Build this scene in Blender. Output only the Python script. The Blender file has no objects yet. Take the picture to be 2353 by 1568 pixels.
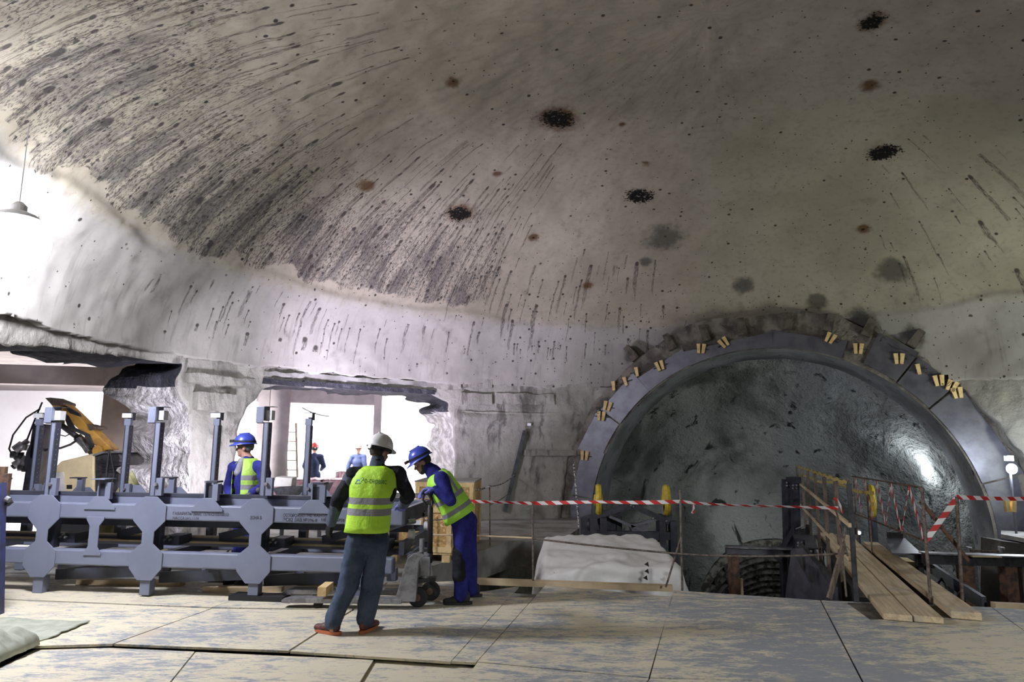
import bpy, bmesh, math, random
import numpy as np
from mathutils import Vector, Matrix, noise
from mathutils.bvhtree import BVHTree
random.seed(7)
R = math.radians
scene = bpy.context.scene
COL = scene.collection

# ------------------------------------------------------------------ camera
F = 1569.0; YH = 1020.0; ROLL = R(0.6); HC = 1.75
TH = math.atan((YH - 784) / F)
FWD = Vector((0, math.cos(TH), math.sin(TH)))
UP0 = Vector((0, -math.sin(TH), math.cos(TH))); RT0 = Vector((1, 0, 0))
RT = RT0 * math.cos(ROLL) + UP0 * math.sin(ROLL)
UP = UP0 * math.cos(ROLL) - RT0 * math.sin(ROLL)
cd = bpy.data.cameras.new('camera'); cam = bpy.data.objects.new('camera', cd); COL.objects.link(cam)
cam.matrix_world = Matrix(((RT.x, UP.x, -FWD.x, 0), (RT.y, UP.y, -FWD.y, 0), (RT.z, UP.z, -FWD.z, HC), (0, 0, 0, 1)))
cd.sensor_width = 36; cd.lens = 36 * F / 2353; cd.clip_end = 200; cd.clip_start = 0.05
scene.camera = cam
def ray(x, y): return RT * ((x - 1176.5) / F) - UP * ((y - 784) / F) + FWD
def P(x, y, Y):
    d = ray(x, y); p = d * (Y / d.y); return Vector((p.x, p.y, p.z + HC))
def G(x, y, Z=0.0):
    d = ray(x, y); p = d * ((Z - HC) / d.z); return Vector((p.x, p.y, Z))
# the hall: a round shotcrete dome on a drum wall
CX, CY, RD, Z0, HD = 2.6, 8.4, 8.4, 3.1, 4.4
CEN = Vector((CX, CY, 0))
def cyl(x, y, rad=RD):
    d = ray(x, y); a = d.x**2 + d.y**2; b = -2 * (d.x * CX + d.y * CY); c = CX**2 + CY**2 - rad * rad
    t = (-b + math.sqrt(b * b - 4 * a * c)) / (2 * a); p = d * t; return Vector((p.x, p.y, p.z + HC))
def azz(x, y):
    p = cyl(x, y); return math.atan2(p.x - CX, p.y - CY), p.z
def dome_hit(x, y):
    d = ray(x, y); t = 1.0
    while t < 30:
        p = d * t
        if p.z + HC > Z0 - .3 and ((p.x - CX)**2 + (p.y - CY)**2) / RD**2 + ((p.z + HC - Z0) / HD)**2 >= 1 and t > 3: break
        t += .004
    return Vector((p.x, p.y, p.z + HC))
# tunnel mouth: a vertical plane facing the hall
TAZ = R(21); AX = Vector((math.sin(TAZ), math.cos(TAZ), 0)); RX = Vector((math.cos(TAZ), -math.sin(TAZ), 0)); UZ = Vector((0, 0, 1))
AD, AL, AZ, AR = 7.5, 0.465, -0.12, 4.04
AO = CEN + AX * AD + RX * AL + UZ * AZ
def arch_px(x, y):
    d = ray(x, y); t = AO.dot(AX) / d.dot(AX); p = d * t + UZ * HC - AO; return p.dot(RX), p.z

# ------------------------------------------------------------------ world, lamps, exposure
w = bpy.data.worlds.new('world'); scene.world = w; w.use_nodes = True
w.node_tree.nodes['Background'].inputs[0].default_value = (.75, .8, .9, 1); w.node_tree.nodes['Background'].inputs[1].default_value = .012
cy = scene.cycles; cy.max_bounces = 4; cy.diffuse_bounces = 3; cy.glossy_bounces = 2; cy.transmission_bounces = 2; cy.caustics_reflective = False; cy.caustics_refractive = False; cy.sample_clamp_indirect = 6
vs = scene.view_settings; vs.view_transform = 'Standard'; vs.look = 'None'; vs.exposure = 0; vs.gamma = 1; vs.use_curve_mapping = False
def light(kind, name, loc, energy, col, size=.2, target=None, angle=90, blend=.6, sy=None):
    l = bpy.data.lights.new(name, kind); o = bpy.data.objects.new(name, l); COL.objects.link(o); o.location = loc
    l.energy = energy; l.color = col
    if kind == 'AREA':
        l.size = size
        if sy: l.shape = 'RECTANGLE'; l.size_y = sy
    else: l.shadow_soft_size = size
    if kind == 'SPOT': l.spot_size = R(angle); l.spot_blend = blend
    if target is not None: o.rotation_euler = (Vector(target) - Vector(loc)).to_track_quat('-Z', 'Y').to_euler()
    return o
LAMP_L = P(34, 556, 6.4)
LAMP_R = P(2325, 1078, 12.2)
light('SPOT', 'flood_and_fill_beam', (-3.95, 10.35, .95), 420, (.88, .85, 1), .25, (-5.5, 12.4, 2.3), 96, .6)  # added light behind the frame, brightens the broken pillar
light('SPOT', 'flood_and_fill_beam', (-4.5, .8, 2.9), 260, (1, .97, .9), .35, (-3.2, 7.6, .5), 75, 1)  # added fill from behind the camera for the frame fronts
# rooms behind the openings are lit by bright ceiling lights
light('AREA', 'room_light', (-11.5, 15.5, 3.3), 5200, (.97, .95, 1), 5, (-11.5, 17, 0))
light('AREA', 'room_light', (-6.0, 21.8, 3.3), 4600, (.98, .95, 1), 5, (-5.5, 23.5, 0))
# floodlights standing low around the drum, and one fill behind the camera
light('SPOT', 'flood_and_fill_beam', (-2.35, 12.1, .92), 1300, (.84, .77, 1), .25, (-2.2, 15.0, 4.6), 120, .9)
light('SPOT', 'flood_and_fill_beam', (10.2, 9.6, 1.2), 430, (.95, 1, .78), .25, (9.2, 13.2, 4.3), 120, 1)
light('SPOT', 'flood_and_fill_beam', (5.5, -1.5, 3.2), 1350, (.95, .98, 1), .4, (3.2, 8.5, -.6), 62, 1)  # added fill, lifts the floor and tarpaulin
light('SPOT', 'flood_and_fill_beam', (.9, 14.0, -.7), 240, (.98, 1, .76), .2, (.3, 16.6, 3.9), 110, 1)

# ------------------------------------------------------------------ node helpers and materials
class NB:
    def __init__(s, name):
        s.m = bpy.data.materials.new(name); s.m.use_nodes = True; s.t = s.m.node_tree; s.n = s.t.nodes; s.bsdf = s.n['Principled BSDF']
        s.tc = s.n.new('ShaderNodeTexCoord')
    def put(s, v, sock):
        if hasattr(v, 'is_linked'): s.t.links.new(v, sock)
        elif isinstance(v, (tuple, list)) and len(v) == 3 and sock.type == 'RGBA': sock.default_value = (*v, 1)
        else: sock.default_value = v
    def math(s, op, a, b=0.0, c=None, clamp=False):
        n = s.n.new('ShaderNodeMath'); n.operation = op; n.use_clamp = clamp; s.put(a, n.inputs[0]); s.put(b, n.inputs[1])
        if c is not None: s.put(c, n.inputs[2])
        return n.outputs[0]
    def vec(s, op, a, b=(0, 0, 0)):
        n = s.n.new('ShaderNodeVectorMath'); n.operation = op; s.put(a, n.inputs[0])
        if op == 'SCALE': s.put(b, n.inputs['Scale'])
        else: s.put(b, n.inputs[1])
        return n.outputs['Value'] if op in ('LENGTH', 'DISTANCE', 'DOT_PRODUCT') else n.outputs[0]
    def noise(s, co, scale=5, detail=5, rough=.55, dist=0):
        n = s.n.new('ShaderNodeTexNoise'); s.put(co, n.inputs['Vector']); n.inputs['Scale'].default_value = scale
        n.inputs['Detail'].default_value = min(detail, 4); n.inputs['Roughness'].default_value = rough; n.inputs['Distortion'].default_value = dist
        return n.outputs[0]
    def voro(s, co, scale=5, dim='3D', feat='F1'):
        n = s.n.new('ShaderNodeTexVoronoi'); n.voronoi_dimensions = dim; n.feature = feat; s.put(co, n.inputs['Vector']); n.inputs['Scale'].default_value = scale
        return n
    def ramp(s, v, lo, hi, inv=False):
        n = s.n.new('ShaderNodeMapRange'); n.interpolation_type = 'SMOOTHSTEP'; s.put(v, n.inputs[0]); n.inputs[1].default_value = lo; n.inputs[2].default_value = hi
        n.inputs[3].default_value, n.inputs[4].default_value = (1, 0) if inv else (0, 1)
        return n.outputs[0]
    def mix(s, f, a, b, mode='MIX'):
        n = s.n.new('ShaderNodeMix'); n.data_type = 'RGBA'; n.blend_type = mode; s.put(f, n.inputs[0]); s.put(a, n.inputs[6]); s.put(b, n.inputs[7])
        return n.outputs[2]
    def sep(s, v):
        n = s.n.new('ShaderNodeSeparateXYZ'); s.put(v, n.inputs[0]); return n.outputs
    def comb(s, x, y, z=0.0):
        n = s.n.new('ShaderNodeCombineXYZ'); s.put(x, n.inputs[0]); s.put(y, n.inputs[1]); s.put(z, n.inputs[2]); return n.outputs[0]
    def bump(s, h, strength=.4, dist=.02, prev=None):
        n = s.n.new('ShaderNodeBump'); n.inputs['Strength'].default_value = strength; n.inputs['Distance'].default_value = dist; s.put(h, n.inputs['Height'])
        if prev is not None: s.put(prev, n.inputs['Normal'])
        return n.outputs[0]
    def done(s, col, rough=.6, metal=0, nrm=None):
        s.put(col, s.bsdf.inputs['Base Color']); s.put(rough, s.bsdf.inputs['Roughness']); s.put(metal, s.bsdf.inputs['Metallic'])
        if nrm is not None: s.put(nrm, s.bsdf.inputs['Normal'])
        if not hasattr(rough, 'is_linked') and rough > .84: s.bsdf.inputs['Specular IOR Level'].default_value = .12
        return s.m
MAT = {}
def M(name, col, rough=.6, metal=0, col2=None, scale=4, lo=.42, hi=.62, bump=0, bscale=25, bdist=.01, stretch=None):
    b = NB(name); co = b.tc.outputs['Object']
    if stretch: co = b.vec('MULTIPLY', co, stretch)
    c = col
    if col2 is None: col2 = tuple(x * .8 for x in col)
    c = b.mix(b.ramp(b.noise(co, scale, 6, .6), lo, hi), col, col2)
    n = b.bump(b.noise(co, bscale, 6, .6), bump, bdist) if bump else None
    MAT[name] = b.done(c, rough, metal, n); return MAT[name]
def emis(name, col, strength):
    b = NB(name); b.put(col, b.bsdf.inputs['Emission Color']); b.bsdf.inputs['Emission Strength'].default_value = strength
    MAT[name] = b.done(col, .5); return MAT[name]

M('frame_paint', (.185, .205, .275), .42, 0, (.165, .185, .25), 3, bump=.05, bscale=60)
M('frame_dark', (.05, .055, .075), .45, 0, (.035, .04, .055), 4)
M('steel', (.34, .34, .35), .45, .6, (.2, .2, .21), 9)
M('steel_dark', (.06, .06, .065), .5, .4, (.03, .03, .032), 8)
M('steel_plate', (.15, .15, .175), .42, .55, (.095, .095, .115), 3, .35, .7, .15, 14)
M('rust', (.17, .095, .06), .8, .2, (.07, .05, .04), 12, bump=.3, bscale=40)
M('rebar', (.2, .16, .13), .75, .3, (.09, .07, .06), 20)
M('rail_brown', (.17, .13, .095), .8, 0, (.09, .065, .05), 6, stretch=(6, 6, 1))
M('timber', (.62, .49, .30), .75, 0, (.42, .33, .2), 3, .4, .75, .2, 30, stretch=(1, 1, 1))
M('timber_fresh', (.76, .58, .28), .7, 0, (.6, .42, .2), 8)
M('black', (.012, .012, .014), .6)
M('rubber', (.025, .025, .027), .75)
M('white_paint', (.75, .75, .76), .5)
M('paper', (.8, .8, .82), .8, 0, (.7, .7, .74), 12)
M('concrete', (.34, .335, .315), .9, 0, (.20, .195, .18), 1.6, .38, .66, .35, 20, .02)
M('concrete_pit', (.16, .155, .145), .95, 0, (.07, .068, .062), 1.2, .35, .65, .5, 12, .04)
M('room_white', (.82, .80, .82), .9, 0, (.76, .73, .75), .7)
M('room_concrete', (.40, .36, .36), .9, 0, (.33, .30, .3), 2, bump=.1)
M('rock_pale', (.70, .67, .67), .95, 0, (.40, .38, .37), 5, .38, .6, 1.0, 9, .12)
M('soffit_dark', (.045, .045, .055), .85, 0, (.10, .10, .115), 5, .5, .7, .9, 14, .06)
M('tarp_white', (.76, .75, .72), .7, 0, (.66, .65, .62), 2.5, .4, .65, .2, 9, .03)
M('tarp_green', (.44, .42, .22), .85, 0, (.33, .32, .17), 4, bump=.3, bscale=14)
M('canvas', (.42, .44, .36), .9, 0, (.33, .35, .28), 5, bump=.4, bscale=20)
M('film_pink', (.45, .22, .25), .3, 0, (.62, .42, .46), 4)
M('foam', (.74, .72, .68), .8)
M('blue_paint', (.05, .06, .16), .5, 0, (.04, .045, .1), 8)
M('machine_blue', (.04, .042, .058), .5, .2, (.02, .02, .03), 6)
M('yellow', (.62, .47, .04), .5, 0, (.42, .3, .03), 10)
M('machine_yellow', (.72, .40, .08), .5, 0, (.5, .27, .07), 5)
M('machine_cream', (.74, .62, .36), .5, 0, (.66, .55, .33), 5)
M('skin', (.50, .28, .20), .55, 0, (.45, .24, .17), 18)
M('skin_dark', (.32, .18, .125), .55, 0, (.27, .15, .1), 18)
M('hair', (.03, .025, .02), .8)
M('hair_grey', (.2, .19, .18), .8)
M('trouser_grey', (.072, .098, .145), .85, 0, (.05, .07, .108), 7, .4, .6, .5, 9, .03)
M('jacket_dark', (.014, .015, .019), .85, 0, (.025, .027, .034), 6, .45, .6, .5, 10, .03)
M('cloth_grey', (.085, .105, .14), .85, 0, (.065, .08, .11), 8, bump=.4, bscale=12, bdist=.03)
M('cloth_blue', (.028, .032, .20), .85, 0, (.018, .02, .13), 7, .4, .6, .5, 10, .03)
M('cloth_navy', (.03, .04, .085), .85, 0, (.02, .028, .06), 7, bump=.4, bscale=10)
M('tshirt', (.32, .32, .34), .85, 0, (.22, .22, .25), 20)
M('glove_grey', (.12, .12, .105), .9, 0, (.08, .08, .075), 30)
M('glove_black', (.02, .02, .021), .9)
M('glove_blue', (.15, .17, .55), .7, 0, (.12, .13, .45), 30)
M('helmet_white', (.80, .80, .78), .3)
M('helmet_blue', (.045, .075, .42), .32)
M('helmet_red', (.62, .10, .08), .4)
M('shoe_black', (.02, .02, .02), .6)
M('shoe_red', (.16, .03, .025), .6, 0, (.05, .03, .03), 30, .45, .5)
M('sole_orange', (.55, .17, .07), .7)
M('letter_black', (.015, .015, .018), .6)
M('letter_green', (.0, .09, .06), .6)
M('letter_blue', (.02, .22, .5), .6)
M('cable', (.03, .03, .033), .6)
M('red', (.5, .03, .03), .5)
M('hose', (.045, .04, .04), .6)
M('ring_iron', (.22, .21, .185), .85, .1, (.06, .058, .05), 5, bump=.4, bscale=14)
M('mud', (.13, .115, .095), .95, 0, (.07, .062, .052), 6, bump=.6, bscale=12, bdist=.03)
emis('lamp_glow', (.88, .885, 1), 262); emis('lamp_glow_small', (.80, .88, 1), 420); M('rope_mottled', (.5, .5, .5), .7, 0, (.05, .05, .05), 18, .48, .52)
emis('led', (.9, 1, .95), 25)

# striped barrier tape: stripes run along the tape's own UV
def tape_mat():
    b = NB('barrier_tape'); uv = b.sep(b.tc.outputs['UV'])
    k = b.math('FRACT', b.math('ADD', b.math('MULTIPLY', uv[0], 5.2), b.math('MULTIPLY', uv[1], .35)))
    MAT['tape'] = b.done(b.mix(b.ramp(k, .48, .52), (.56, .035, .03), (.82, .8, .8)), .4)
    b = NB('yellow_tape'); uv = b.sep(b.tc.outputs['UV'])
    k = b.math('FRACT', b.math('ADD', b.math('MULTIPLY', uv[0], 11), b.math('MULTIPLY', uv[1], .35)))
    MAT['tape_yellow'] = b.done(b.mix(b.ramp(k, .64, .68), (.62, .55, .13), (.25, .06, .04)), .4)
tape_mat()

# hi-vis vest: reflective bands at fixed heights of the vest's own UV
def vest_mat(name, bands, col=(.50, .86, .045), braces=None):
    b = NB(name); uv = b.sep(b.tc.outputs['UV']); f = 0.0
    for (a, c) in bands: f = b.math('MAXIMUM', f, b.math('MULTIPLY', b.math('GREATER_THAN', uv[1], a), b.math('LESS_THAN', uv[1], c)))
    for (a, c, v0) in braces or ():
        f = b.math('MAXIMUM', f, b.math('MULTIPLY', b.math('MULTIPLY', b.math('GREATER_THAN', uv[0], a), b.math('LESS_THAN', uv[0], c)), b.math('GREATER_THAN', uv[1], v0)))
    n = b.noise(b.tc.outputs['Object'], 4, 5)
    c = b.mix(b.ramp(n, .4, .65), col, tuple(x * .88 for x in col))
    MAT[name] = b.done(b.mix(f, c, (.23, .235, .25)), .6, 0, b.bump(b.noise(b.tc.outputs['Object'], 7, 4), .7, .04))
vest_mat('vest_a', [(.26, .365), (.43, .53)]); vest_mat('vest_b', [(.13, .22), (.40, .49)], (.40, .80, .06), [(.62, .665, .45), (.12, .165, .45)]); vest_mat('vest_c', [(.50, .58), (.65, .73)], (.46, .75, .12))

# plywood: cream dust over worn grey film
def ply_mat():
    b = NB('plywood'); co = b.tc.outputs['Object']
    st = b.vec('MULTIPLY', co, (1.0, 2.6, 1))
    big = b.noise(co, .55, 4, .5); mid = b.noise(st, 3.4, 8, .72, .5); fine = b.noise(st, 17, 6, .7, .5)
    k = b.math('ADD', b.math('MULTIPLY', mid, .62), b.math('ADD', b.math('MULTIPLY', fine, .4), b.math('MULTIPLY', b.math('SUBTRACT', big, .5), .5)))
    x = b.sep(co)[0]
    k = b.math('ADD', k, b.math('MULTIPLY', b.ramp(x, -2.2, 2.5), .07))  # greyer to the right: wear plus the light's tone mixed into the colour
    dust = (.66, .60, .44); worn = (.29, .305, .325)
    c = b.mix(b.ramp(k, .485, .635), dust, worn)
    c = b.mix(b.ramp(b.noise(st, 9, 6, .75, 1.2), .64, .72), c, (.09, .088, .085))
    c = b.mix(b.ramp(b.noise(co, 1.3, 3), .60, .74), c, (.50, .44, .34))
    MAT['ply'] = b.done(c, .72, 0, b.bump(fine, .15, .01))
    MAT['ply_edge'] = M('ply_edge', (.3, .23, .15), .8)
ply_mat()
# planks: grain along the footbridge
def plank_mat():
    b = NB('plank_wood'); co = b.tc.outputs['Object']; d = (.326, .946, 0); n = (.946, -.326, 0)
    g = b.comb(b.math('MULTIPLY', b.vec('DOT_PRODUCT', co, n), 16), b.math('MULTIPLY', b.vec('DOT_PRODUCT', co, d), .9), b.math('MULTIPLY', b.sep(co)[2], 16))
    c = b.mix(b.ramp(b.noise(g, 1.0, 7, .65, .6), .35, .7), (.66, .53, .33), (.40, .31, .19)); c = b.mix(b.ramp(b.noise(co, 3, 5, .6), .52, .7), c, (.45, .40, .31))
    MAT['plank'] = b.done(c, .8, 0, b.bump(b.noise(g, 1.5, 5), .2, .01))
plank_mat()
# OSB
def osb_mat():
    b = NB('osb'); co = b.tc.outputs['Object']
    v = b.voro(b.vec('ADD', b.vec('MULTIPLY', co, (1, 1, 2.4)), b.vec('SCALE', b.n.new('ShaderNodeTexNoise').outputs[1], .25)), 26)
    c = b.mix(b.sep(v.outputs['Color'])[0], (.62, .40, .15), (.34, .19, .06)); c = b.mix(b.ramp(b.noise(co, 22, 6), .55, .65), c, (.75, .58, .32))
    MAT['osb'] = b.done(c, .75, 0, b.bump(v.outputs['Distance'], .2, .01))
osb_mat()
# ------------------------------------------------------------------ dome and wall materials
def smear(b, uv, wob, brk, scale_u, scale_v, wmin, wmax, density, seed):
    """run-off marks: a dark dot with a trail running down the vault from it"""
    u = b.math('ADD', b.math('ADD', uv[0], seed * 7.31), wob); v = b.math('ADD', uv[1], seed * 3.7)
    vo = b.voro(b.comb(b.math('MULTIPLY', u, scale_u), b.math('MULTIPLY', v, scale_v)), 1, '2D')
    pos = b.sep(vo.outputs['Position']); rnd = b.sep(vo.outputs['Color'])
    du = b.math('ABSOLUTE', b.math('SUBTRACT', u, b.math('DIVIDE', pos[0], scale_u)))
    dv = b.math('SUBTRACT', v, b.math('DIVIDE', pos[1], scale_v))
    wid = b.math('ADD', b.math('MULTIPLY', b.math('POWER', rnd[1], 3.0), wmax - wmin), wmin)
    trail = b.math('SUBTRACT', 1, b.math('DIVIDE', du, wid), clamp=True)
    trail = b.math('MULTIPLY', b.ramp(trail, .0, .5), b.math('LESS_THAN', dv, 0.0))
    fade = b.ramp(dv, -1.0 / scale_v, 0.15)
    trail = b.math('MULTIPLY', b.math('MULTIPLY', trail, brk), b.math('ADD', b.math('MULTIPLY', fade, .45), .45))
    dd = b.math('SQRT', b.math('ADD', b.math('POWER', du, 2), b.math('POWER', b.math('MULTIPLY', dv, .75), 2)))
    dot = b.ramp(b.math('DIVIDE', dd, b.math('ADD', b.math('MULTIPLY', wid, .65), .014)), .6, 1.1, True)
    on = b.math('LESS_THAN', rnd[0], density)
    return b.math('MULTIPLY', b.math('MAXIMUM', trail, b.math('MULTIPLY', dot, .95)), on)

BURNS = [(1280, 275, .36, .16, 0), (1055, 488, .30, .14, 0), (1470, 450, .26, .15, 1), (2030, 355, .2, .14, 1), (2005, 50, .2, .1, 0), (840, 425, .17, .04, 2), (1985, 528, .12, .05, 2),
         (1142, 400, .09, .03, 2), (1225, 547, .12, .04, 2), (1430, 287, .06, .02, 2), (1040, 190, .12, .05, 2), (1485, 375, .08, .03, 2), (1350, 658, .12, .05, 2), (2000, 195, .14, .05, 2)]
SOOT = [(1530, 545, .55), (1480, 600, .2), (2050, 620, .42), (1880, 690, .30), (1985, 728, .40), (2100, 765, .30), (1710, 655, .3), (1450, 815, .25)]
def dome_mat():
    b = NB('shotcrete_dome'); co = b.tc.outputs['Object']; uv = b.sep(b.tc.outputs['UV'])
    at = b.n.new('ShaderNodeAttribute'); at.attribute_name = 'streak'; mask = at.outputs['Fac']
    at2 = b.n.new('ShaderNodeAttribute'); at2.attribute_name = 'dots'; dmask = at2.outputs['Fac']
    big = b.noise(co, .5, 3, .55); fine = b.noise(co, 9, 3, .65); mid_ = b.noise(co, 2.4, 3, .62)
    c = b.mix(b.ramp(big, .35, .68), (.385, .35, .275), (.30, .27, .205))
    c = b.mix(b.math('MULTIPLY', b.ramp(fine, .45, .75), .3), c, (.21, .19, .15))
    c = b.mix(b.math('MULTIPLY', b.ramp(b.math('ADD', uv[1], b.math('MULTIPLY', b.math('SUBTRACT', fine, .5), .5)), 2.0, 2.45, True), .85), c, b.mix(b.ramp(big, .35, .68), (.41, .395, .37), (.31, .30, .28)))
    # vertical water smears
    sm = b.noise(b.comb(b.math('MULTIPLY', uv[0], 7), b.math('MULTIPLY', uv[1], .55)), 1, 3, .65)
    low = b.ramp(uv[1], .2, 3.2, True)
    c = b.mix(b.math('MULTIPLY', b.math('MULTIPLY', b.ramp(sm, .52, .75), low), .55), c, (.17, .165, .145))
    # streak layers
    wob = b.math('MULTIPLY', b.math('SUBTRACT', b.noise(b.comb(b.math('MULTIPLY', uv[0], 2.0), b.math('MULTIPLY', uv[1], 1.2)), 1.0, 2), .5), .10)
    brk = b.ramp(b.noise(b.comb(b.math('MULTIPLY', uv[0], 55), b.math('MULTIPLY', uv[1], 7)), 1, 3, .7), .36, .58)
    s = 0.0
    for (su, sv, w0, w1, k, sd) in ((2.6, .42, .026, .12, 1.0, 1), (4.5, .6, .018, .085, 1.0, 2), (7.0, 1.0, .013, .055, 1.0, 3)):
        s = b.math('MAXIMUM', s, smear(b, uv, wob, brk, su, sv, w0, w1, b.math('MULTIPLY', mask, k), sd))
    grit = b.math('MULTIPLY', b.ramp(b.noise(b.comb(b.math('MULTIPLY', uv[0], 34), b.math('MULTIPLY', uv[1], 12)), 1, 3, .75), .50, .58), b.ramp(b.math('MULTIPLY', mask, mid_), .22, .42))
    dirt = b.ramp(b.math('MULTIPLY', mask, b.noise(b.comb(b.math('MULTIPLY', uv[0], 2.4), b.math('MULTIPLY', uv[1], .6)), 1, 3, .6)), .38, .62)
    c = b.mix(b.math('MULTIPLY', dirt, .75), c, (.10, .092, .088))
    c = b.mix(b.math('MULTIPLY', grit, .75), c, (.045, .042, .042))
    c = b.mix(b.math('MULTIPLY', s, .92), c, (.036, .032, .030))
    # scattered mould dots
    d = 0.0; dn = b.math('MULTIPLY', b.math('SUBTRACT', fine, .5), .12)
    for sc, r0, dens, sd in ((5.2, .19, .75, 0), (12, .2, .65, 3.3)):
        vo = b.voro(b.vec('ADD', co, (sd, sd, sd)), sc); rn = b.sep(vo.outputs['Color'])
        d = b.math('MAXIMUM', d, b.math('MULTIPLY', b.ramp(b.math('ADD', vo.outputs['Distance'], dn), r0 * .55, r0, True), b.math('LESS_THAN', rn[0], b.math('MULTIPLY', dmask, dens))))
    c = b.mix(b.math('MULTIPLY', d, .9), c, (.018, .019, .017))
    # burn marks with rusty halos, soot clouds: shapes stored on the vault, edges broken up here
    def attr(nm): a_ = b.n.new('ShaderNodeAttribute'); a_.attribute_name = nm; return a_.outputs['Fac']
    n1 = b.math('SUBTRACT', fine, .5); n2 = b.math('SUBTRACT', b.noise(co, 19, 2, .75), .5)
    c = b.mix(b.math('MULTIPLY', b.ramp(b.math('ADD', attr('soot'), b.math('MULTIPLY', b.math('SUBTRACT', mid_, .5), 1.6)), .12, .75), .75), c, (.05, .05, .044))
    c = b.mix(b.math('MULTIPLY', b.ramp(b.math('ADD', attr('rust'), b.math('MULTIPLY', n1, .6)), .0, .6), .92), c, (.095, .052, .022))
    c = b.mix(b.ramp(b.math('ADD', attr('burn'), b.math('MULTIPLY', n2, 1.7)), .38, .62), c, (.011, .010, .009))
    c = b.mix(b.math('MULTIPLY', b.ramp(b.math('ADD', attr('burn'), b.math('MULTIPLY', n2, -2.6)), 1.25, 1.4), .8), c, (.3, .27, .24))
    MAT['dome'] = b.done(c, .92, 0, b.bump(b.noise(co, 3.5, 2), .35, .03))
dome_mat()
def wall_mat():
    b = NB('old_concrete_wall'); co = b.tc.outputs['Object']; st = b.vec('MULTIPLY', co, (1, 1, .35))
    c = b.mix(b.ramp(b.noise(co, .9, 6, .6), .38, .64), (.37, .355, .32), (.26, .25, .22))
    c = b.mix(b.math('MULTIPLY', b.ramp(b.noise(st, 2.2, 7, .65, .4), .54, .66), .75), c, (.095, .09, .08))
    c = b.mix(b.ramp(b.noise(co, 3.1, 6, .7), .60, .70), c, (.40, .39, .37))
    c = b.mix(b.ramp(b.noise(co, 14, 7, .7), .62, .74), c, (.11, .105, .095))
    MAT['wall'] = b.done(c, .93, 0, b.bump(b.noise(co, 6, 8, .65), .8, .05))
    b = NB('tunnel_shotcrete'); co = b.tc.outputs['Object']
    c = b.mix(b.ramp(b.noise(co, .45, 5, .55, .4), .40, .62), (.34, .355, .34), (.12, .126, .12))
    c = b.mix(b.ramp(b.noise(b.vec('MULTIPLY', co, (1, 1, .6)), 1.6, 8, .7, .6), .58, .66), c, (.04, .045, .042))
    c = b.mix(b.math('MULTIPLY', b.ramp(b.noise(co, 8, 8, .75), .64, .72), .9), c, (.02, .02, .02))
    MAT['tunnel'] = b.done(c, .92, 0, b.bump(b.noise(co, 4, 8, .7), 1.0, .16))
    b = NB('arch_concrete'); co = b.tc.outputs['Object']
    c = b.mix(b.ramp(b.noise(co, 1.2, 6, .6), .38, .64), (.27, .28, .29), (.17, .175, .18))
    c = b.mix(b.ramp(b.noise(b.vec('MULTIPLY', co, (1, 1, .5)), 4, 7, .7, .5), .60, .68), c, (.06, .06, .06))
    MAT['arch'] =  b.done(c, .88, 0, b.bump(b.noise(co, 7, 8, .65), .5, .04))
wall_mat()
M('arch_joint', (.24, .22, .19), .95, 0, (.10, .09, .078), 2.2, .38, .62, .9, 9, .06)

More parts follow.
